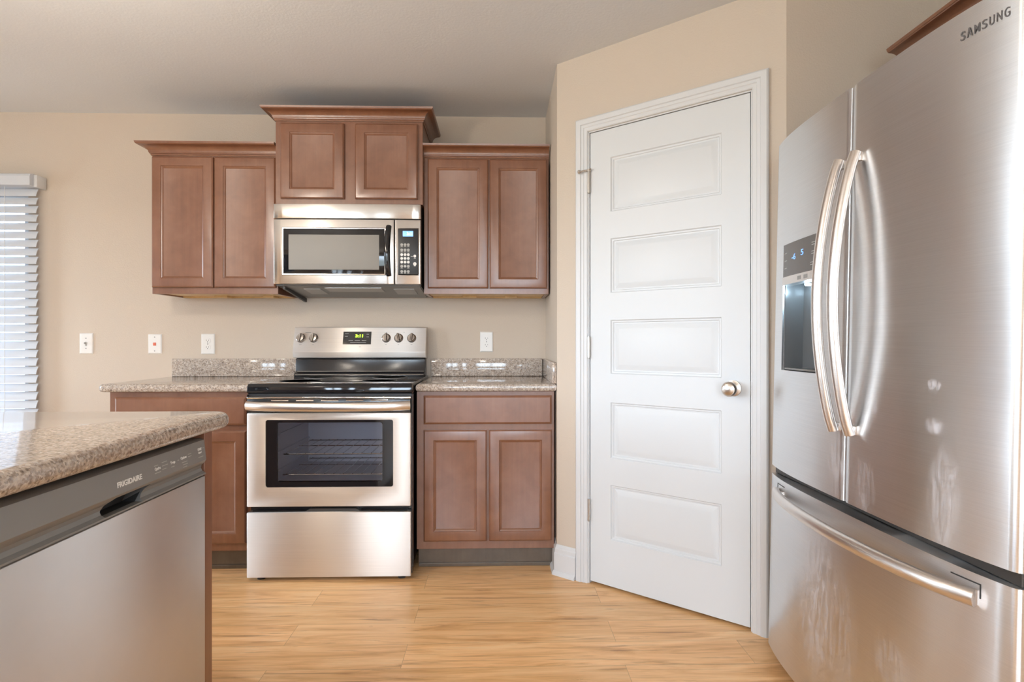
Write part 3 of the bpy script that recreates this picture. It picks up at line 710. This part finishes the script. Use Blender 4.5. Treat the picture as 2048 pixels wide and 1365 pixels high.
# ------------------------------------------------------------------ range
rg = thing('kitchen_range', 'stainless electric range with black glass cooktop between the base cabinets', 'range', (-0.783, 3.0, 0))
X0, X1, F = -1.163, -0.402, 2.66
WX0, WX1, WZ0, WZ1 = -1.073, -0.486, 0.437, 0.749      # oven window
b = B()   # body with a real oven cavity: side, back, top and bottom walls
by0, by1 = F + 0.045, 3.34
b.box(X0 + 0.004, -1.035, by0, by1, 0.045, 0.862); b.box(-0.528, X1 - 0.004, by0, by1, 0.045, 0.862)
b.box(-1.035, -0.528, by0, by1, 0.045, 0.455); b.box(-1.035, -0.528, by0, by1, 0.752, 0.862); b.box(-1.035, -0.528, 3.14, by1, 0.455, 0.752)
b.build('body', 'black_enamel', rg, smooth=0)
lin = B(); c0, c1, y0, y1, z0, z1 = -1.034, -0.529, by0 + 0.001, 3.139, 0.456, 0.751
for q in [((c0, y0, z0), (c0, y1, z0), (c0, y1, z1), (c0, y0, z1)), ((c1, y0, z0), (c1, y1, z0), (c1, y1, z1), (c1, y0, z1)), ((c0, y1, z0), (c1, y1, z0), (c1, y1, z1), (c0, y1, z1)),
          ((c0, y0, z0), (c1, y0, z0), (c1, y1, z0), (c0, y1, z0)), ((c0, y0, z1), (c1, y0, z1), (c1, y1, z1), (c0, y1, z1))]:
    lin.bm.faces.new([lin.bm.verts.new(v) for v in q])
for k in range(3):
    for xx in (c0 + 0.004, c1 - 0.004): lin.box(xx - 0.004, xx + 0.004, y0, y1, 0.50 + k * 0.085, 0.508 + k * 0.085)
lin.build('oven_cavity', 'oven_enamel', rg, 'grey enamel oven interior', smooth=0)
for zr in (0.576, 0.478):
    r_ = B(); r_.tube([(c0 + 0.012, y0 + 0.03, zr), (c1 - 0.012, y0 + 0.03, zr)], 0.0032, n=8); r_.tube([(c0 + 0.012, y1 - 0.02, zr), (c1 - 0.012, y1 - 0.02, zr)], 0.0032, n=8)
    for k in range(11):
        xx = c0 + 0.03 + k * (c1 - c0 - 0.06) / 10; r_.tube([(xx, y0 + 0.03, zr + 0.004), (xx, y1 - 0.02, zr + 0.004)], 0.002, n=6)
    r_.tube([(c0 + 0.012, y0 + 0.25, zr), (c1 - 0.012, y0 + 0.25, zr)], 0.0025, n=6)
    r_.build('oven_rack', 'chrome', rg, 'wire oven rack')
# oven door
od = B().box(X0 + 0.003, X1 - 0.001, F, F + 0.040, 0.346, 0.781, 0.005).build('oven_door', 'range_steel', rg)
def rrect(x0, x1, z0, z1, r, y, dy):
    pts = []
    for (cx_, cz_, a0) in ((x1 - r, z1 - r, 0), (x0 + r, z1 - r, 90), (x0 + r, z0 + r, 180), (x1 - r, z0 + r, 270)):
        pts += [(cx_ + r * math.cos(R(a0 + k * 15)), y, cz_ + r * math.sin(R(a0 + k * 15))) for k in range(7)]
    return B().poly(pts, (0, dy, 0))
cut(od, [rrect(WX0, WX1, WZ0, WZ1, 0.010, F - 0.02, 0.1)])
fr = rrect(WX0 + 0.0003, WX1 - 0.0003, WZ0 + 0.0003, WZ1 - 0.0003, 0.010, F + 0.004, 0.006).build('window_bezel', 'black_glass', od, 'black glass border of the oven window')
cut(fr, [rrect(-1.022, -0.536, 0.461, 0.736, 0.012, F - 0.02, 0.1)])
rrect(-1.0225, -0.5355, 0.4605, 0.7365, 0.012, F + 0.0045, 0.004).build('window_glass', 'oven_glass', od, 'dark tinted oven window glass')
B().box(X0 + 0.004, X1 - 0.004, F + 0.006, F + 0.044, 0.782, 0.846, 0.002).build('door_top', 'black_enamel', od)
hpts = []
for k in range(21):
    u_ = k / 20; hpts.append((X0 + 0.006 + (X1 - X0 - 0.012) * u_, F - 0.006 - 0.040 * math.sin(math.pi * u_) ** 0.55, 0.816 - 0.004 * math.sin(math.pi * u_)))
B().tube(hpts, 0.0215, 0.013, 16, side=(0, 0, 1)).build('handle', 'bar_steel', od, 'wide bowed stainless handle bar')
tr = B().box(X0 + 0.002, X1 - 0.002, F + 0.004, F + 0.05, 0.846, 0.856, 0.002)
for k in range(5): tr.box(-1.05 + k * 0.115, -0.97 + k * 0.115, F + 0.0045, F + 0.012, 0.836, 0.843)
tr.build('vent_trim', 'chrome', rg, 'thin bright trim strip above the oven handle')
B().box(X0 - 0.0005, X0 + 0.003, F + 0.012, F + 0.05, 0.346, 0.866).build('side_panel', 'black_enamel', rg, smooth=0); B().box(X1 - 0.001, X1 + 0.0035, F + 0.012, F + 0.05, 0.03, 0.866).build('side_panel', 'black_enamel', rg, smooth=0)
# drawer
B().box(X0 + 0.003, X1 - 0.001, F, F + 0.04, 0.018, 0.320, 0.004).build('storage_drawer', 'range_steel', rg, 'plain stainless storage drawer')
dl = B(); dl.poly([(X0 + 0.02, F + 0.012, 0.320), (X0 + 0.27, F + 0.012, 0.322), (X0 + 0.29, F + 0.012, 0.334), (X1 - 0.26, F + 0.012, 0.334), (X1 - 0.24, F + 0.012, 0.322), (X1 - 0.02, F + 0.012, 0.320), (X1 - 0.02, F + 0.012, 0.318), (X0 + 0.02, F + 0.012, 0.318)], (0, 0.03, 0))
dl.build('drawer_grip', 'dark_metal', rg, smooth=0)
for fx in (X0 + 0.055, X1 - 0.05):
    for fy in (F + 0.04, 3.28):
        B().lathe([(0.018, 0), (0.018, 0.005), (0.006, 0.008), (0.006, 0.046)], (fx, fy, 0)).build('foot', 'dark_metal', rg, 'small levelling foot')
# cooktop
ct = B(); ct.poly([(X0 - 0.001, F + 0.022, 0.868), (X0 - 0.001, F + 0.012, 0.876), (X0 - 0.001, F + 0.014, 0.902), (X0 - 0.001, F + 0.026, 0.914), (X0 - 0.001, F + 0.045, 0.917), (X0 - 0.001, 3.30, 0.917), (X0 - 0.001, 3.30, 0.868)], (X1 - X0 + 0.002, 0, 0), 0.0015)
ct = ct.build('cooktop', 'black_glass', rg, 'black glass cooktop')
B().box(X0 + 0.002, X1 - 0.002, F + 0.024, F + 0.05, 0.857, 0.868).build('vent_slot', 'black_plastic', rg, smooth=0)
for (bx_, by_, br_) in ((-0.98, 2.86, 0.10), (-0.59, 2.86, 0.085), (-0.98, 3.14, 0.075), (-0.59, 3.14, 0.095)):
    B().lathe([(br_, 0), (br_, 0.0004), (br_ - 0.002, 0.0004), (br_ - 0.002, 0)], (bx_, by_, 0.917), n=40).build('burner_ring', 'print_grey', ct, smooth=0)
rt = B(); rt.box(X0 + 0.004, X1 - 0.004, F + 0.03, F + 0.037, 0.9165, 0.919, 0.001); rt.build('cooktop_trim', 'chrome', ct)
# backguard
RX0, RX1 = X0 + 0.002, X1 - 0.008
b = B(); b.poly([(RX0 + 0.006, 3.252, 0.917), (RX0 + 0.006, 3.258, 0.930), (RX0 + 0.006, 3.285, 0.940), (RX0 + 0.006, 3.290, 1.008), (RX0 + 0.006, 3.296, 1.016), (RX0 + 0.006, 3.345, 1.016), (RX0 + 0.006, 3.345, 0.917)], (RX1 - RX0 - 0.012, 0, 0), 0.003)
bg = b.build('backguard', 'black_enamel', rg, 'glossy black riser behind the cooktop')
for (yy, zz) in ((3.2555, 0.9235), (3.286, 0.941), (3.2895, 1.009)):
    B().tube([(RX0 + 0.012, yy, zz), (RX1 - 0.012, yy, zz)], 0.0022, n=8).build('trim_line', 'chrome', bg)
b = B(); b.poly([(RX0, 3.262, 1.021), (RX0, 3.252, 1.052), (RX0, 3.256, 1.062), (RX0, 3.290, 1.190), (RX0, 3.297, 1.196), (RX0, 3.345, 1.196), (RX0, 3.345, 1.012)], (RX1 - RX0, 0, 0), 0.002)
co = b.build('control_console', 'range_steel', rg, 'sloped stainless control console')
n_ = Vector((0, -0.128, 0.034)).normalized(); upv = Vector((0, 0.034, 0.128)).normalized()
def onc(x_, z_, h_=0.0):
    return Vector((x_, 3.256 + (z_ - 1.062) / 0.128 * 0.034, z_)) + n_ * h_
for i, (x_, rot_) in enumerate([(-1.122, 10), (-1.049, 8), (-0.637, 0), (-0.566, -12), (-0.492, 6)]):
    c_ = onc(x_, 1.131)
    k = B().lathe([(0.026, 0), (0.026, 0.003), (0.023, 0.005), (0.0215, 0.012), (0.018, 0.017), (0, 0.018)], c_, n_)
    kn = k.build('knob', 'knob_chrome', rg, 'round chrome control knob')
    a_ = R(rot_); dirv = upv * math.cos(a_) + Vector((1, 0, 0)) * math.sin(a_)
    g_ = B(); g_.tube([c_ + n_ * 0.018 + dirv * q for q in (-0.022, -0.016, 0.0, 0.016, 0.024)], 0.0068, 0.011, 10, side=tuple(n_.cross(dirv))); g_.build('knob_grip', 'knob_chrome', kn)
B().poly([onc(-0.882, 1.096, 0.0005), onc(-0.723, 1.096, 0.0005), onc(-0.723, 1.168, 0.0005), onc(-0.882, 1.168, 0.0005)], n_ * 0.0015).build('display_panel', 'black_glass', rg, 'black glass clock panel', smooth=0)
text('3:11', 0.023, onc(-0.813, 1.136, 0.0022), (1, 0, 0), upv, 'led_green', 'clock_digits', rg, 'glowing green clock digits reading 3:11', width=0.043, bold=0.0009)
for (xa, zz, ww) in ((-0.872, 1.155, 0.020), (-0.872, 1.140, 0.016), (-0.85, 1.116, 0.025), (-0.815, 1.116, 0.03), (-0.775, 1.116, 0.025), (-0.75, 1.152, 0.014), (-0.75, 1.137, 0.014), (-0.84, 1.104, 0.09)):
    B().poly([onc(xa, zz, 0.0018), onc(xa + ww, zz, 0.0018), onc(xa + ww, zz + 0.0025, 0.0018), onc(xa, zz + 0.0025, 0.0018)], n_ * 0.0004).build('legend_mark', 'print_dim', rg, smooth=0)
for (xa, zz, ww) in ((-1.128, 1.092, 0.014), (-1.056, 1.092, 0.012), (-1.098, 1.162, 0.032), (-0.642, 1.094, 0.010), (-0.570, 1.094, 0.008), (-0.497, 1.094, 0.010), (-0.640, 1.162, 0.005), (-0.54, 1.164, 0.006), (-0.79, 1.080, 0.012)):
    B().poly([onc(xa, zz, 0.0002), onc(xa + ww, zz, 0.0002), onc(xa + ww, zz + 0.0022, 0.0002), onc(xa, zz + 0.0022, 0.0002)], n_ * 0.0004).build('legend_mark', 'print_grey', rg, smooth=0)

# ------------------------------------------------------------------ island, dishwasher
IX = -0.765; IY1 = 1.682
ic = counter('', arc(IX - 0.055, IY1 - 0.055, 0.055, 0, 90) + [(-2.05, IY1), (-2.05, 0.10), (IX, 0.10)], 0.868, 0.912, 0.019)
tag(ic, 'speckled granite island countertop in the left foreground over the dishwasher', 'countertop', 'granite countertops')
DX = -0.790
ib = thing('island_end_panel', 'dark wood end panel of the island just beyond the dishwasher', 'panel', (-1.4, 1.585, 0))
B().box(-1.99, -0.85, 1.575, 1.600, 0, 0.867).build('side_board', 'stained_wood', ib, smooth=0)
B().box(-0.85, DX - 0.004, 1.5635, 1.604, 0.0, 0.867, 0.0015).build('end_stile', 'stained_wood', ib, smooth=0)
ib = thing('island_cabinet', 'dark wood island cabinet at the near end of the dishwasher', 'cabinet', (-1.4, 0.5, 0))
B().box(-1.99, DX - 0.02, 0.16, 0.908, 0.10, 0.867).build('case', 'stained_wood', ib, smooth=0)
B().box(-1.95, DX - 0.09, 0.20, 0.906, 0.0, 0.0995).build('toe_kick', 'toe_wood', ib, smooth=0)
B().rings(0.20, 0.890, 0.144, 0.846, -(DX - 0.02), DOORP, fn=lambda x, y, z: (-y, x, z)).build('door', 'stained_wood', ib, smooth=25)
dw = thing('dishwasher', 'stainless dishwasher with grey control strip under the island countertop', 'dishwasher', (-1.1, 1.24, 0.0))
DY0_, DY1_ = 0.915, 1.560
b = B().box(-1.42, DX - 0.05, DY0_ + 0.01, DY1_ - 0.01, 0.10, 0.852); b.box(-1.38, -1.34, 0.95, 0.99, 0, 0.10); b.box(-1.38, -1.34, 1.49, 1.53, 0, 0.10); b.box(-0.90, -0.882, 0.93, 0.97, 0, 0.10); b.box(-0.90, -0.882, 1.50, 1.54, 0, 0.10)
b.build('tub', 'black_plastic', dw, smooth=0)
B().box(DX - 0.048, DX, DY0_, DY1_, 0.105, 0.752, 0.004).build('door_panel', 'dish_steel', dw, 'brushed stainless door panel')
# control strip: flat face, then a concave grip curve down to the door
pr_ = [(DX - 0.048, 0.852), (DX - 0.012, 0.852), (DX - 0.004, 0.848), (DX + 0.002, 0.795), (DX - 0.002, 0.788), (DX - 0.010, 0.780), (DX - 0.012, 0.772), (DX - 0.008, 0.764), (DX + 0.001, 0.759), (DX + 0.001, 0.755), (DX - 0.048, 0.755)]
cs = B(); cs.poly([(x_, DY0_, z_) for x_, z_ in pr_], (0, DY1_ - DY0_, 0)); cs = cs.build('control_strip', 'panel_grey', dw, 'dark grey control strip', smooth=40)
pk = [(1.165, 0.7585), (1.285, 0.7585), (1.318, 0.789), (1.200, 0.789), (1.176, 0.779), (1.166, 0.769)]
cut(cs, [B().poly([(DX - 0.046, y_, z_) for y_, z_ in pk], (0.07, 0, 0))])
b = B(); b.poly([(DX - 0.0458, y_, z_) for y_, z_ in pk], (0.001, 0, 0))
for p_, q_ in zip(pk, pk[1:] + pk[:1]):      # dark lining of the pocket
    b.bm.faces.new([b.bm.verts.new(c_) for c_ in ((DX - 0.0458, p_[0], p_[1]), (DX - 0.0458, q_[0], q_[1]), (DX - 0.016, q_[0] * 0.999 + 0.00124, q_[1] * 0.99 + 0.0077), (DX - 0.016, p_[0] * 0.999 + 0.00124, p_[1] * 0.99 + 0.0077))])
b.build('pocket_lining', 'slot_dark', cs, 'black pocket handle', smooth=0)
def dwx(z_): return DX - 0.004 + (0.848 - z_) / 0.053 * 0.006 + 0.0002
dup_ = Vector((-0.006, 0, 0.053)).normalized()
def dwt(s_, size, y_, z_, w_, mat, name, bold=0.0): return text(s_, size, (dwx(z_), y_, z_), (0, 1, 0), dup_, mat, name, cs, width=w_, bold=bold)
o = dwt('FRIGIDAIRE', 0.0155, 1.203, 0.809, 0.082, 'print_white', 'brand_lettering', 0.0005); o['label'] = 'white lettering reading FRIGIDAIRE'
for (y_, z_, s_, w_) in ((1.333, 0.8155, 'Cycles', 0.022), (1.396, 0.8165, 'Temp', 0.020), (1.441, 0.8185, 'Options', 0.026), (1.523, 0.8245, 'START', 0.019), (1.524, 0.8165, 'Cancel', 0.016)):
    dwt(s_, 0.0085 if s_ != 'Cancel' else 0.007, y_, z_, w_, 'print_white', 'button_lettering', 0.0003)
for (y_, z_, w_) in ((1.331, 0.808, 0.024), (1.331, 0.825, 0.016), (1.361, 0.827, 0.022), (1.361, 0.819, 0.024), (1.361, 0.811, 0.016), (1.397, 0.8085, 0.014), (1.426, 0.8185, 0.007), (1.443, 0.809, 0.025), (1.447, 0.803, 0.023), (1.447, 0.797, 0.018), (1.474, 0.824, 0.016), (1.474, 0.818, 0.016), (1.522, 0.806, 0.024), (1.547, 0.827, 0.006)):
    B().poly([(dwx(z_), y_, z_), (dwx(z_), y_ + w_, z_), (dwx(z_ + 0.0018), y_ + w_, z_ + 0.0018), (dwx(z_ + 0.0018), y_, z_ + 0.0018)], (0.0003, 0, 0)).build('legend_mark', 'print_dim', cs, smooth=0)

# ------------------------------------------------------------------ refrigerator (leans back a little)
FX, FYC, FW = 0.953, 1.510, 0.955
fr_ = thing('refrigerator', 'large stainless french door refrigerator on the right with bottom freezer drawer', 'refrigerator', (FX, FYC, 0), rot=(0, R(1.25), 0))
def fx(y_): t_ = 2 * (y_ - FYC) / FW; return FX - 0.036 + 0.005 * t_ ** 2 + 0.031 * t_ ** 4          # bowed front, tighter towards the sides
FD = 0.085
b = B(); b.box(FX + 0.075, FX + 0.70, FYC - FW / 2 + 0.008, FYC + FW / 2 - 0.008, 0.036, 1.795)
b.build('body', 'fridge_side', fr_, smooth=0)
def fpanel(name, y0, y1, z0, z1, label=None, r=0.012):
    n = 24; pts = [(fx(y0 + (y1 - y0) * k / n), y0 + (y1 - y0) * k / n, z0) for k in range(n + 1)] + [(FX + 0.072, y1, z0), (FX + 0.072, y0, z0)]
    # ease the two vertical front corners
    pts[0] = (pts[0][0] + r * 0.8, y0, z0); pts[n] = (pts[n][0] + r * 0.8, y1, z0)
    pts.insert(1, (fx(y0) + r * 0.2, y0 + r * 0.25, z0)); pts.insert(2, (fx(y0 + r), y0 + r, z0))
    pts.insert(len(pts) - 3, (fx(y1 - r), y1 - r, z0)); pts.insert(len(pts) - 3, (fx(y1) + r * 0.2, y1 - r * 0.25, z0))
    pts = [p for i, p in enumerate(pts) if not (3 <= i < len(pts) - 5 and (p[1] < y0 + r * 1.01 or p[1] > y1 - r * 1.01))]
    return B().poly(pts, (0, 0, z1 - z0)).build(name, 'fridge_steel', fr_, label, smooth=40)
Y0, Y1 = FYC - FW / 2, FYC + FW / 2
dL = fpanel('door', FYC + 0.003, Y1, 0.682, 1.800, 'left refrigerator door with ice and water dispenser')
dR = fpanel('door', Y0, FYC - 0.003, 0.682, 1.800, 'right refrigerator door with raised lettering')
fz = fpanel('freezer_drawer', Y0, Y1, 0.055, 0.652, 'wide freezer drawer with bowed handle')
B().box(FX + 0.012, FX + 0.074, Y0 + 0.006, Y1 - 0.006, 0.653, 0.681, 0.002).build('gap_seal', 'dark_metal', fr_, smooth=0)
B().box(FX + 0.06, FX + 0.30, Y0 + 0.01, Y1 - 0.01, 0.012, 0.034).build('kick_grille', 'black_plastic', fr_, smooth=0)
for (px, py) in ((FX + 0.10, Y1 - 0.06), (FX + 0.10, Y0 + 0.06), (FX + 0.6, Y1 - 0.06), (FX + 0.6, Y0 + 0.06)):
    B().lathe([(0.020, 0.0), (0.022, 0.006), (0.022, 0.022), (0.010, 0.024), (0.010, 0.036)], (px, py, 0.0)).build('foot', 'dark_metal', fr_)
# dispenser
Q0, Q1 = 1.656, 1.893
cut(dL, [B().box(FX - 0.08, FX + 0.055, Q0, Q1, 1.018, 1.436)])
ds = B().box(FX + 0.050, FX + 0.054, Q0 + 0.001, Q1 - 0.001, 1.019, 1.31)
ds.box(FX - 0.013, FX + 0.050, Q0 + 0.0005, Q0 + 0.003, 1.019, 1.31); ds.box(FX - 0.013, FX + 0.050, Q1 - 0.003, Q1 - 0.0005, 1.019, 1.31)
ds = ds.build('dispenser', 'dispenser_dark', dL, 'dark dispenser recess', smooth=0)
def fq(y_, z_, h_=0.0): return (fx(y_) - h_, y_, z_)
def fpatch(b, y0, y1, z0, z1, h_, th, n=8):
    pts = [(fx(y0 + (y1 - y0) * k / n) - h_, y0 + (y1 - y0) * k / n, z0) for k in range(n + 1)]
    pts += [(p[0] + th, p[1], z0) for p in reversed(pts)]
    return b.poly(pts, (0, 0, z1 - z0))
pn = fpatch(B(), Q0 + 0.001, Q1 - 0.001, 1.328, 1.4355, 0.0008, 0.03).build('touch_panel', 'fridge_glass', ds, 'smoked glass touch panel', smooth=30)
fpatch(B(), Q0 + 0.001, Q1 - 0.001, 1.301, 1.3275, 0.003, 0.035).build('dispenser_lip', 'bar_steel', ds, 'pale metal strip under the touch panel', smooth=30)
B().poly([(FX + 0.0, Q0 + 0.004, 1.300), (FX + 0.050, Q0 + 0.004, 1.300), (FX + 0.050, Q0 + 0.004, 1.262), (FX + 0.02, Q0 + 0.004, 1.255), (FX - 0.004, Q0 + 0.004, 1.270)], (0, 0.085, 0), 0.005).build('ice_chute', 'grey_plastic', ds, 'grey ice chute')
B().lathe([(0.010, 0), (0.009, -0.006), (0, -0.007)], (FX + 0.018, Q1 - 0.085, 1.3005)).build('dispenser_lamp', 'led_white', ds, 'small lit white lamp in the dispenser')
B().poly([(FX - 0.012, Q0 + 0.004, 1.020), (FX + 0.049, Q0 + 0.004, 1.020), (FX + 0.049, Q0 + 0.004, 1.026), (FX - 0.012, Q0 + 0.004, 1.026)], (0, Q1 - Q0 - 0.008, 0), 0.001).build('drip_tray', 'pocket_steel', ds)
l_ = bpy.data.lights.new('dispenser_bulb', 'POINT'); l_.energy = 0.35; l_.color = (0.55, 0.80, 1.0); l_.shadow_soft_size = 0.008
lo_ = bpy.data.objects.new('dispenser_bulb', l_); C.objects.link(lo_); lo_.location = (FX + 0.05, Q1 - 0.085, 1.285)
def ftext(s_, size, y_, z_, w_, mat, name, par, h_=0.0012, bold=0.0):
    a_ = fx(y_); sl = (fx(y_ - 0.05) - a_)
    return text(s_, size, (a_ - h_, y_, z_), (sl, -0.05, 0), (0, 0, 1), mat, name, par, width=w_, bold=bold)
ftext('-6', 0.026, 1.822, 1.378, 0.026, 'led_blue', 'display_digits', pn, bold=0.0003); ftext('5', 0.026, 1.760, 1.384, 0.016, 'led_blue', 'display_digits', pn, bold=0.0003)
for (y_, z_, w_) in ((1.880, 1.405, 0.02), (1.880, 1.380, 0.02), (1.880, 1.355, 0.02), (1.695, 1.412, 0.032), (1.695, 1.405, 0.028), (1.695, 1.385, 0.026), (1.695, 1.378, 0.028), (1.700, 1.352, 0.036), (1.700, 1.345, 0.034)):
    fpatch(B(), y_ - w_, y_, z_, z_ + 0.0018, 0.0012, 0.0006, 2).build('legend_mark', 'print_dim', pn, smooth=0)
for y_ in (1.775, 1.735): fpatch(B(), y_ - 0.022, y_, 1.308, 1.320, 0.0036, 0.0008, 2).build('legend_mark', 'print_grey', ds, smooth=0)
# handles
def dhandle(yc, yo, par):
    pts = []
    for k in range(25):
        u_ = k / 24; pts.append((fx(yc) - 0.012 - 0.052 * math.sin(math.pi * u_) ** 0.8, yc + yo * math.sin(math.pi * u_), 0.868 + 0.742 * u_))
    h = B().tube(pts, 0.0165, 0.013, 16, side=(0, 1, 0)).build('handle', 'bar_steel', par, 'bowed stainless bar handle')
    for z_ in (0.880, 1.598):
        B().box(fx(yc) - 0.014, fx(yc) + 0.004, yc - 0.012, yc + 0.012, z_ - 0.012, z_ + 0.012, 0.003).build('handle_mount', 'bar_steel', h)
    return h
dhandle(1.545, 0.004, dL); dhandle(1.472, 0.002, dR)
pts = []
for k in range(27):
    u_ = k / 26; y_ = 1.895 - 0.795 * u_
    pts.append((fx(y_) - 0.008 - 0.045 * math.sin(math.pi * u_) ** 0.75, y_, 0.606 - 0.0 * u_))
fh = B().tube(pts, 0.0175, 0.014, 16, side=(0, 0, 1)).build('handle', 'bar_steel', fz, 'long bowed stainless drawer handle')
for (ya, yb, ye) in ((1.842, 1.902, 1.902), (1.098, 1.160, 1.098)):
    q = B(); fpatch(q, ya, yb, 0.6325, 0.6350, 0.0008, 0.004); fpatch(q, ye - 0.001, ye + 0.001, 0.606, 0.6350, 0.0008, 0.004, 1); q.build('recess_outline', 'slot_dark', fh)
    ym = 1.866 if ye > 1.5 else 1.134
    q = B(); fpatch(q, ym - 0.012, ym + 0.012, 0.597, 0.615, 0.010, 0.014, 2); q.build('handle_mount', 'bar_steel', fh)
LW = {'A': 0.0112, 'M': 0.0118}; y_next = 1.163
for i, ch in enumerate('SAMSUNG'):
    y_ = y_next; y_next -= LW.get(ch, 0.0098) + 0.0042
    if ch == 'A':   # this wordmark's A has no crossbar
        a_ = fx(y_) - 0.0013; q = B(); h_ = 0.0185; w_ = 0.0112; s_ = 0.0021
        q.poly([(a_, y_, 1.7400), (a_, y_ - s_, 1.7400), (a_, y_ - w_ / 2, 1.7400 + h_ * 0.78), (a_, y_ - w_ + s_, 1.7400), (a_, y_ - w_, 1.7400), (a_, y_ - w_ / 2 - s_ * 0.55, 1.7400 + h_), (a_, y_ - w_ / 2 + s_ * 0.55, 1.7400 + h_)], (0.0008, 0, 0))
        q.build('brand_letter', 'letter_grey', dR, smooth=0)
    else: ftext(ch, 0.0262, y_, 1.7400, LW.get(ch, 0.0098), 'letter_grey', 'brand_letter', dR, bold=0.0001)
dp = B(); dp.poly([(fx(0.99) - 0.001 , 0.990 + 0.016 * math.cos(R(60 * k)), 0.872 + 0.019 * math.sin(R(60 * k))) for k in range(6)], (0.0012, 0, 0))
dp.build('badge', 'print_white', dR, 'small white badge near the door edge', smooth=0)

# cabinet above the refrigerator and the wood panel beside it
OY0, OY1 = 1.02, 1.925
t = thing('upper_cabinet', 'cabinet above the refrigerator, only its crown molding corner showing', 'cabinet', (XR, 1.47, 1.83), 'upper kitchen cabinets')
b = B().box(1.40, XR - 0.001, OY0, OY1, 1.84, 2.062); b.build('case', 'stained_wood', t, smooth=0)
def sideways(x_, y_, z_): return (y_, x_, z_)
for (p, q) in ((OY0 + 0.01, (OY0 + OY1) / 2 - 0.004), ((OY0 + OY1) / 2 + 0.004, OY1 - 0.01)):
    B().rings(p, q, 1.862, 2.045, 1.3995, DOORP, fn=sideways).build('door', 'stained_wood', t, smooth=25)
B().sweep([(1.40, OY1 + 0.004), (1.40, OY0)], [(o_, z_) for o_, z_ in crown_prof(2.062)]).build('crown_molding', 'stained_wood', t, smooth=25)
